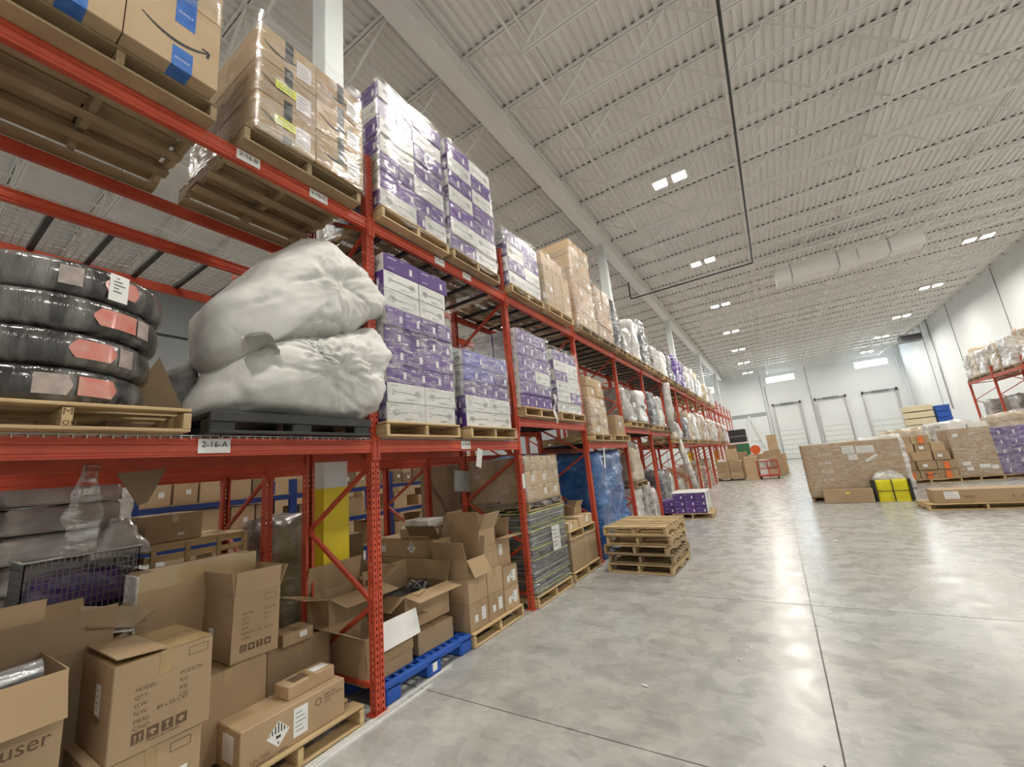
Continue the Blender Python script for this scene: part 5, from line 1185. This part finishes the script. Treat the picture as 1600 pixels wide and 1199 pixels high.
for k in range(9):
    z = .57*k/8
    for p, nn in L: a = .018*noise.noise(Vector((p[0]*5, p[1]*5, z*7))); g.v.append((p[0]+nn[0]*a, p[1]+nn[1]*a, z))
for k in range(8):
    for i in range(28): g.f.append((k*28+i, k*28+(i+1) % 28, (k+1)*28+(i+1) % 28, (k+1)*28+i)); g.m.append(0)
g.f.append(tuple(range(8*28, 9*28))); g.m.append(0)
ob('yellow_body', g.mesh('yellow_body', 'tarp_yellow', True), t)
ob('side_panel', G().cham(-.40, -.34, -.235, .23, .01, .58, .01).mesh('side_panel', 'black_plastic'), t); ob('side_panel', G().cham(.34, .40, -.235, .23, .01, .58, .01).mesh('side_panel', 'black_plastic'), t)
ob('strap', G().box(-.012, .012, -.242, -.236, 0, .58).mesh('strap', 'dark_steel'), t); ob('strap', G().box(-.34, .34, -.242, -.236, .27, .285).mesh('strap', 'dark_steel'), t)
bundle('crumpled heap of white film on the yellow bag', 2.78, 15.3, .565, .42, .78, .2, 'wrap_white', 151, None, .06, .45, .25)
# long carton on a pallet
t = make_pallet('wooden pallet under the longest carton, out in the open floor', 3.6, 13.7, 0, 1.9, .9, rz=R(-88)); t.location = (3.55, 13.62, 0)
o = wbox('long_carton', 'longest brown carton on a pallet in the open floor', 2.78, 4.75, 13.25, 13.8, .142, .43, 'card', rz=R(-2))
paper_label(o, -.68, -.2765, .17, .24, .16, 'paper', SL)
for a, tt in ((-.42, 'THIS'), (.35, 'A - 7 V'), (.75, 'KEEP')): ob('lettering', text_mesh(tt, .09, 'ink_brown'), o, (a, -.2768, .12), SOUTH)
# pile of small cartons with orange tape
make_pallet('wooden pallet under the untidy cartons with orange tape', 4.2, 20.3, 0, 1.5, 1.1, rz=R(-90))
random.seed(5); rows_ = [(.142, [.42, .46, .5]), (.45, [.40, .50, .48]), (.756, [.36, .55, .42]), (1.052, [.5, .42, .36]), (1.348, [.45, .5])]
for r, (z, ws) in enumerate(rows_):
    x = 3.52+random.uniform(0, .08)
    for c, w in enumerate(ws):
        h = .295
        o = wbox('cardboard_box', 'brown box of the orange-taped pile, %s row, %s along' % (ORD[r], ORD[c]), x, x+w-.02, 19.78+random.uniform(-.04, .04), 20.4, z, z+h, 'card', 'boxes of the orange-taped pile', rz=R(random.uniform(-2, 2)))
        if (r, c) in ((0, 1), (0, 2), (1, 2), (4, 1), (0, 0)): ob('orange_tape', shared('ot', lambda: G().box(-.07, .07, -.345, -.343, .0, .24).mesh('orange_tape', 'tape_orange')), o)
        elif random.random() < .5: paper_label(o, -.05, -.345, h*.5, .12, .1, 'paper', SL, lines=1)
        if (r, c) == (0, 1): arrow_print(o, .0, -.3455, .18, .3, SL)
        x += w
make_pallet('wooden pallet under the broad brown wrapped carton', 5.45, 20.5, 0, 1.1, 1.1, rz=R(-90))
o = wbox('tall_carton', 'broad brown carton under film with white papers along its foot', 4.95, 5.98, 19.95, 21, .142, 1.72, 'card')
for a, z, w in ((-.25, .42, .2), (-.2, .25, .15), (.16, .32, .25), (.38, .28, .15), (-.33, 1.38, .14)): paper_label(o, a, -.5262, z, w, .12, 'paper', SL, lines=1)
film_wrap('clear film round the broad brown carton', 4.94, 5.99, 19.93, 21.0, .2, 1.7, 'film_light', .012)
for k in range(3): wbox('white_carton', 'flat white carton on the broad brown carton, %s along' % ORD[k], 4.55+k*.5, 5.02+k*.5, 20.1, 20.8, 1.725, 1.9, 'carton_white', 'flat white cartons on the broad brown carton') if k else None
make_pallet('wooden pallet under the purple film-wrapped cube', 6.65, 20.8, 0, 1.3, 1.1, rz=R(-90))
for r in range(5):
    for c in range(4):
        purple_carton('P', 0, 0, 0, .33, .5, .30, 'purple carton in the film cube by the open floor, %s row, %s along' % (ORD[r], ORD[c]), 'cartons of the purple film cube', rz=0).location = (6.16+c*.335, 20.5, .142+r*.305)
for o in [o for o in bpy.data.objects if o.get('group') == 'cartons of the purple film cube']: o.rotation_euler = (0, 0, -PI/2)
film_wrap('glossy film round the purple cube', 5.96, 7.36, 20.2, 20.8, .15, 1.7, 'film_clear', .03)
RB = [(2.95, 18.6, 1.1, 1.0, 1.68, 'wrap_white', 'whitish film load behind the tall wide carton'), (1.5, 19.5, 1.2, 1.0, 1.5, 'wrap_tan', 'tan film load hidden behind the tall wide carton'), (4.4, 23.2, 1.3, 1.0, 1.85, 'wrap_tan', 'brown film load behind the orange-taped pile'), (6.0, 23.8, 1.4, 1.0, 2.0, 'wrap_white', 'white film load behind the broad brown carton'), (7.6, 23.6, 1.2, 1.0, 2.1, 'wrap_tan', 'tan load behind the purple cube'), (8.2, 21.3, 1.0, 1.0, 2.1, 'wrap_white', 'white film-covered load at the edge of the purple cube'), (8.8, 25.5, 1.1, 1.0, 2.2, 'wrap_grey', 'grey load before the side rack'), (3.3, 24.5, 1.2, 1.0, 1.6, 'wrap_tan', 'tan load, farthest of the middle floor')]
for k, (x, y, w, d, h, m, lk) in enumerate(RB): bundle(lk, x+w/2, y, 0, d, w, h, m, 160+k*3, 'film loads of the open floor', .05, .02, .06)
for k in range(4):
    t = thing('cream_tray', 'cream box tray, %s of the stack by the far side wall' % ['bottom', 'second', 'third', 'top'][k], 'tray', (6.25, 28.4, 1.72+k*.33), 0, 'cream trays')
    ob('tray_body', shared('tray', lambda: G().cham(-.5, .5, -.4, .4, .03, .31, .015).mesh('tray_body', 'cream')), t); ob('tray_foot', shared('trayf', lambda: G().box(-.46, .46, -.36, .36, 0, .03).mesh('tray_foot', 'card_dark')), t)
bundle('tan load under the cream trays', 6.8, 28.4, 0, .9, 1.1, 1.72, 'wrap_tan', 190, None, .03, 0)
for k in range(4):
    t = ob('blue_crate', shared('bcr', lambda: G().cham(-.26, .26, -.35, .35, 0, .28, .02).box(-.27, .27, -.36, .36, .24, .29).mesh('blue_crate', 'blue_plastic')), None, (7.1, 28.4, 1.72+k*.30), (0, 0, 0), 'blue crate, %s of the stack beside the cream trays' % ['bottom', 'second', 'third', 'top'][k], 'crate', 'blue crates')
card_box('tan carton tower under the blue crates', 7.42, 28.4, 0, .8, .6, 1.72, 'card_light')
# rack along the side wall
for k, y in enumerate((32.4, 29.4, 26.4, 23.4)):
    t = make_frame(4.6 if k else 4.15, 'red upright frame of the side wall rack, %s from the dock end' % ORD[k], (9.5, y, 0), True, 'upright frames of the side wall rack')
for k in range(3):
    for z in (2.0, 4.12): make_beam(29.4-3*k, z, 9.49, 'red %s front beam of the side wall rack, %s bay from the dock' % (['lower', 'upper'][z > 3], ORD[k]), True, .14, 3.0, 'load beams of the side wall rack')
    for z in (4.12,): make_beam(29.4-3*k, z, 10.57, 'red upper rear beam of the side wall rack, %s bay from the dock' % ORD[k], False, .14, 3.0, 'load beams of the side wall rack')
for k, (y, w, h, m) in enumerate(((32.0, .75, 1.35, 'wrap_white'), (31.2, .8, 1.5, 'wrap_tan'), (30.3, .9, 1.25, 'wrap_white'), (28.8, 1.0, 1.3, 'wrap_tan'), (27.6, 1.1, 1.35, 'wrap_white'), (26.0, 1.1, 1.4, 'wrap_tan'), (24.7, 1.1, 1.3, 'wrap_white'))):
    t = make_pallet('pallet under the side wall rack load, %s from the dock end' % ORD[k], 10.6, y, 4.13, w, 1.1, old=True)
    bundle('%s load on the side wall rack, %s from the dock end' % ({'wrap_white': 'white wrapped', 'wrap_tan': 'tan and white'}[m], ORD[k]), 10.6, y, 4.272, w, 1.1, h, m, 200+k*3, 'loads of the side wall rack', .07, .04, .1)
for k, y in enumerate((31.4, 28.6, 25.2)): bundle('pale load on the low beams of the side wall rack, %s from the dock' % ORD[k], 10.6, y, 2.01, 1.1, 1.0, 1.0, 'wrap_grey', 230+k, 'low loads of the side wall rack', .06, .05)

# ------------------------------------------------------------------ far end of the aisle
make_pallet('dark pallet under the six brown cartons at the far end', -2.5, 26.9, 0, 1.35, 1.0, rz=R(-90), old=True)
for r in range(3):
    for c in range(2):
        o = wbox('cardboard_box', 'brown carton of the far six, %s row, %s column' % (ORD[r], ['first', 'second'][c]), -3.12+c*.66, -2.48+c*.66, 26.3, 27.1, .142+r*.31, .142+r*.31+.305, 'card', 'the far six brown cartons')
        ob('lettering', text_mesh('LINE MAX', .09, 'ink_brown'), o, (-.05, -.402, .08), SOUTH)
wbox('cardboard_box', 'square carton on top of the far six', -2.55, -2.0, 26.4, 27, 1.075, 1.75, 'card_light')
for k in range(3): wbox('white_carton', 'small white carton lying on the far six, %s' % ORD[k], -3.0+k*.55, -2.7+k*.55, 26.28, 26.36+.0, 1.08, 1.2, 'carton_white', 'small white cartons on the far six') if k < 1 else None
for k in range(4): wbox('cardboard_box', 'labelled carton of the narrow far column, %s from the floor' % ORD[k], -1.68, -1.08, 26.2, 26.9, .0+k*.31, .305+k*.31, 'card_light', 'cartons of the narrow far column')
t = thing('hand_cart', 'red steel cart carrying white and brown boxes at the far end', 'cart', (-.62, 26.5, 0))
ob('deck', G().box(-.5, .5, -.35, .35, .16, .22).mesh('deck', 'red_paint'), t)
for x in (-.48, 0, .48): ob('post', shared('cpst', lambda: G().box(-.02, .02, -.35, -.31, .2, .95).mesh('post', 'red_paint')), t, (x, 0, 0))
for z in (.55, .93): ob('rail', shared('crl', lambda: G().box(-.5, .5, -.35, -.31, 0, .04).mesh('rail', 'red_paint')), t, (0, 0, z))
for x in (-.4, .4):
    for y in (-.28, .28): ob('wheel', shared('whl', lambda: G().tube((-.03, 0, .08), (.03, 0, .08), .08, 12).mesh('wheel', 'rubber', fix=True)), t, (x, y, 0))
for k, (x0, x1, z, h, m) in enumerate(((-1.0, -.62, .222, .4, 'carton_white'), (-.58, -.2, .222, .36, 'card_light'), (-.98, -.5, .63, .4, 'wrap_white'), (-.46, -.14, .59, .5, 'card'))): wbox('cart_box', 'box on the red cart, %s loaded' % ORD[k], x0, x1, 26.22, 26.8, z, z+h, m, 'boxes on the red cart')
for k, (x0, x1, y, z1, m) in enumerate(((-.75, .1, 28.2, 1.45, 'card'), (-.3, .35, 30.2, 1.2, 'card_light'), (-1.6, -.8, 29.2, 1.3, 'card_light'), (-2.6, -1.7, 29.4, 1.5, 'card'))): wbox('tall_carton', 'brown carton load at the far aisle end, %s back' % ORD[k], x0, x1, y, y+.9, 0, z1, m, 'carton loads at the far aisle end')
wbox('tall_carton', 'upright tan box standing on the far carton load', -.45, .05, 28.4, 28.8, 1.455, 2.35, 'card_light')
t = thing('reel', 'orange red reel lying on the far carton loads', 'reel', (-1.15, 29.4, 1.222)); ob('drum', G().tube((0, -.2, .35), (0, .2, .35), .18, 16).mesh('drum', 'orange_red', fix=True), t)
for s in (-.22, .18): ob('flange', shared('flg', lambda: G().tube((0, 0, .35), (0, .04, .35), .27, 18).mesh('flange', 'orange_red', fix=True)), t, (0, s, 0))
wbox('green_bin', 'dark green bin among the far cartons', -2.2, -1.5, 30.6, 31.3, 0, 2.0, 'green', None, 'bin')
t = thing('equipment_case', 'black and white equipment case on top at the far rack end', 'case', (-2.05, 31, 2.0)); ob('case_body', G().cham(-.5, .5, -.4, .4, .12, .95, .03).mesh('case_body', 'dark_steel'), t); ob('case_base', G().cham(-.52, .52, -.42, .42, 0, .12, .02).mesh('case_base', 'carton_white'), t); ob('case_band', G().box(-.505, .505, -.405, -.395, .48, .54).mesh('case_band', 'ink_grey'), t)
wbox('tall_carton', 'brown carton holding up the black and white case', -2.6, -1.55+.0, 31.4, 32.0, 0, 2.0, 'card_dark') if False else wbox('tall_carton', 'brown carton beside the green bin, under the black case', -2.75, -2.22, 30.6, 31.4, 0, 2.0, 'card_dark')
bpy.data.objects.remove(bpy.data.objects['dummy']) if 'dummy' in bpy.data.objects else None
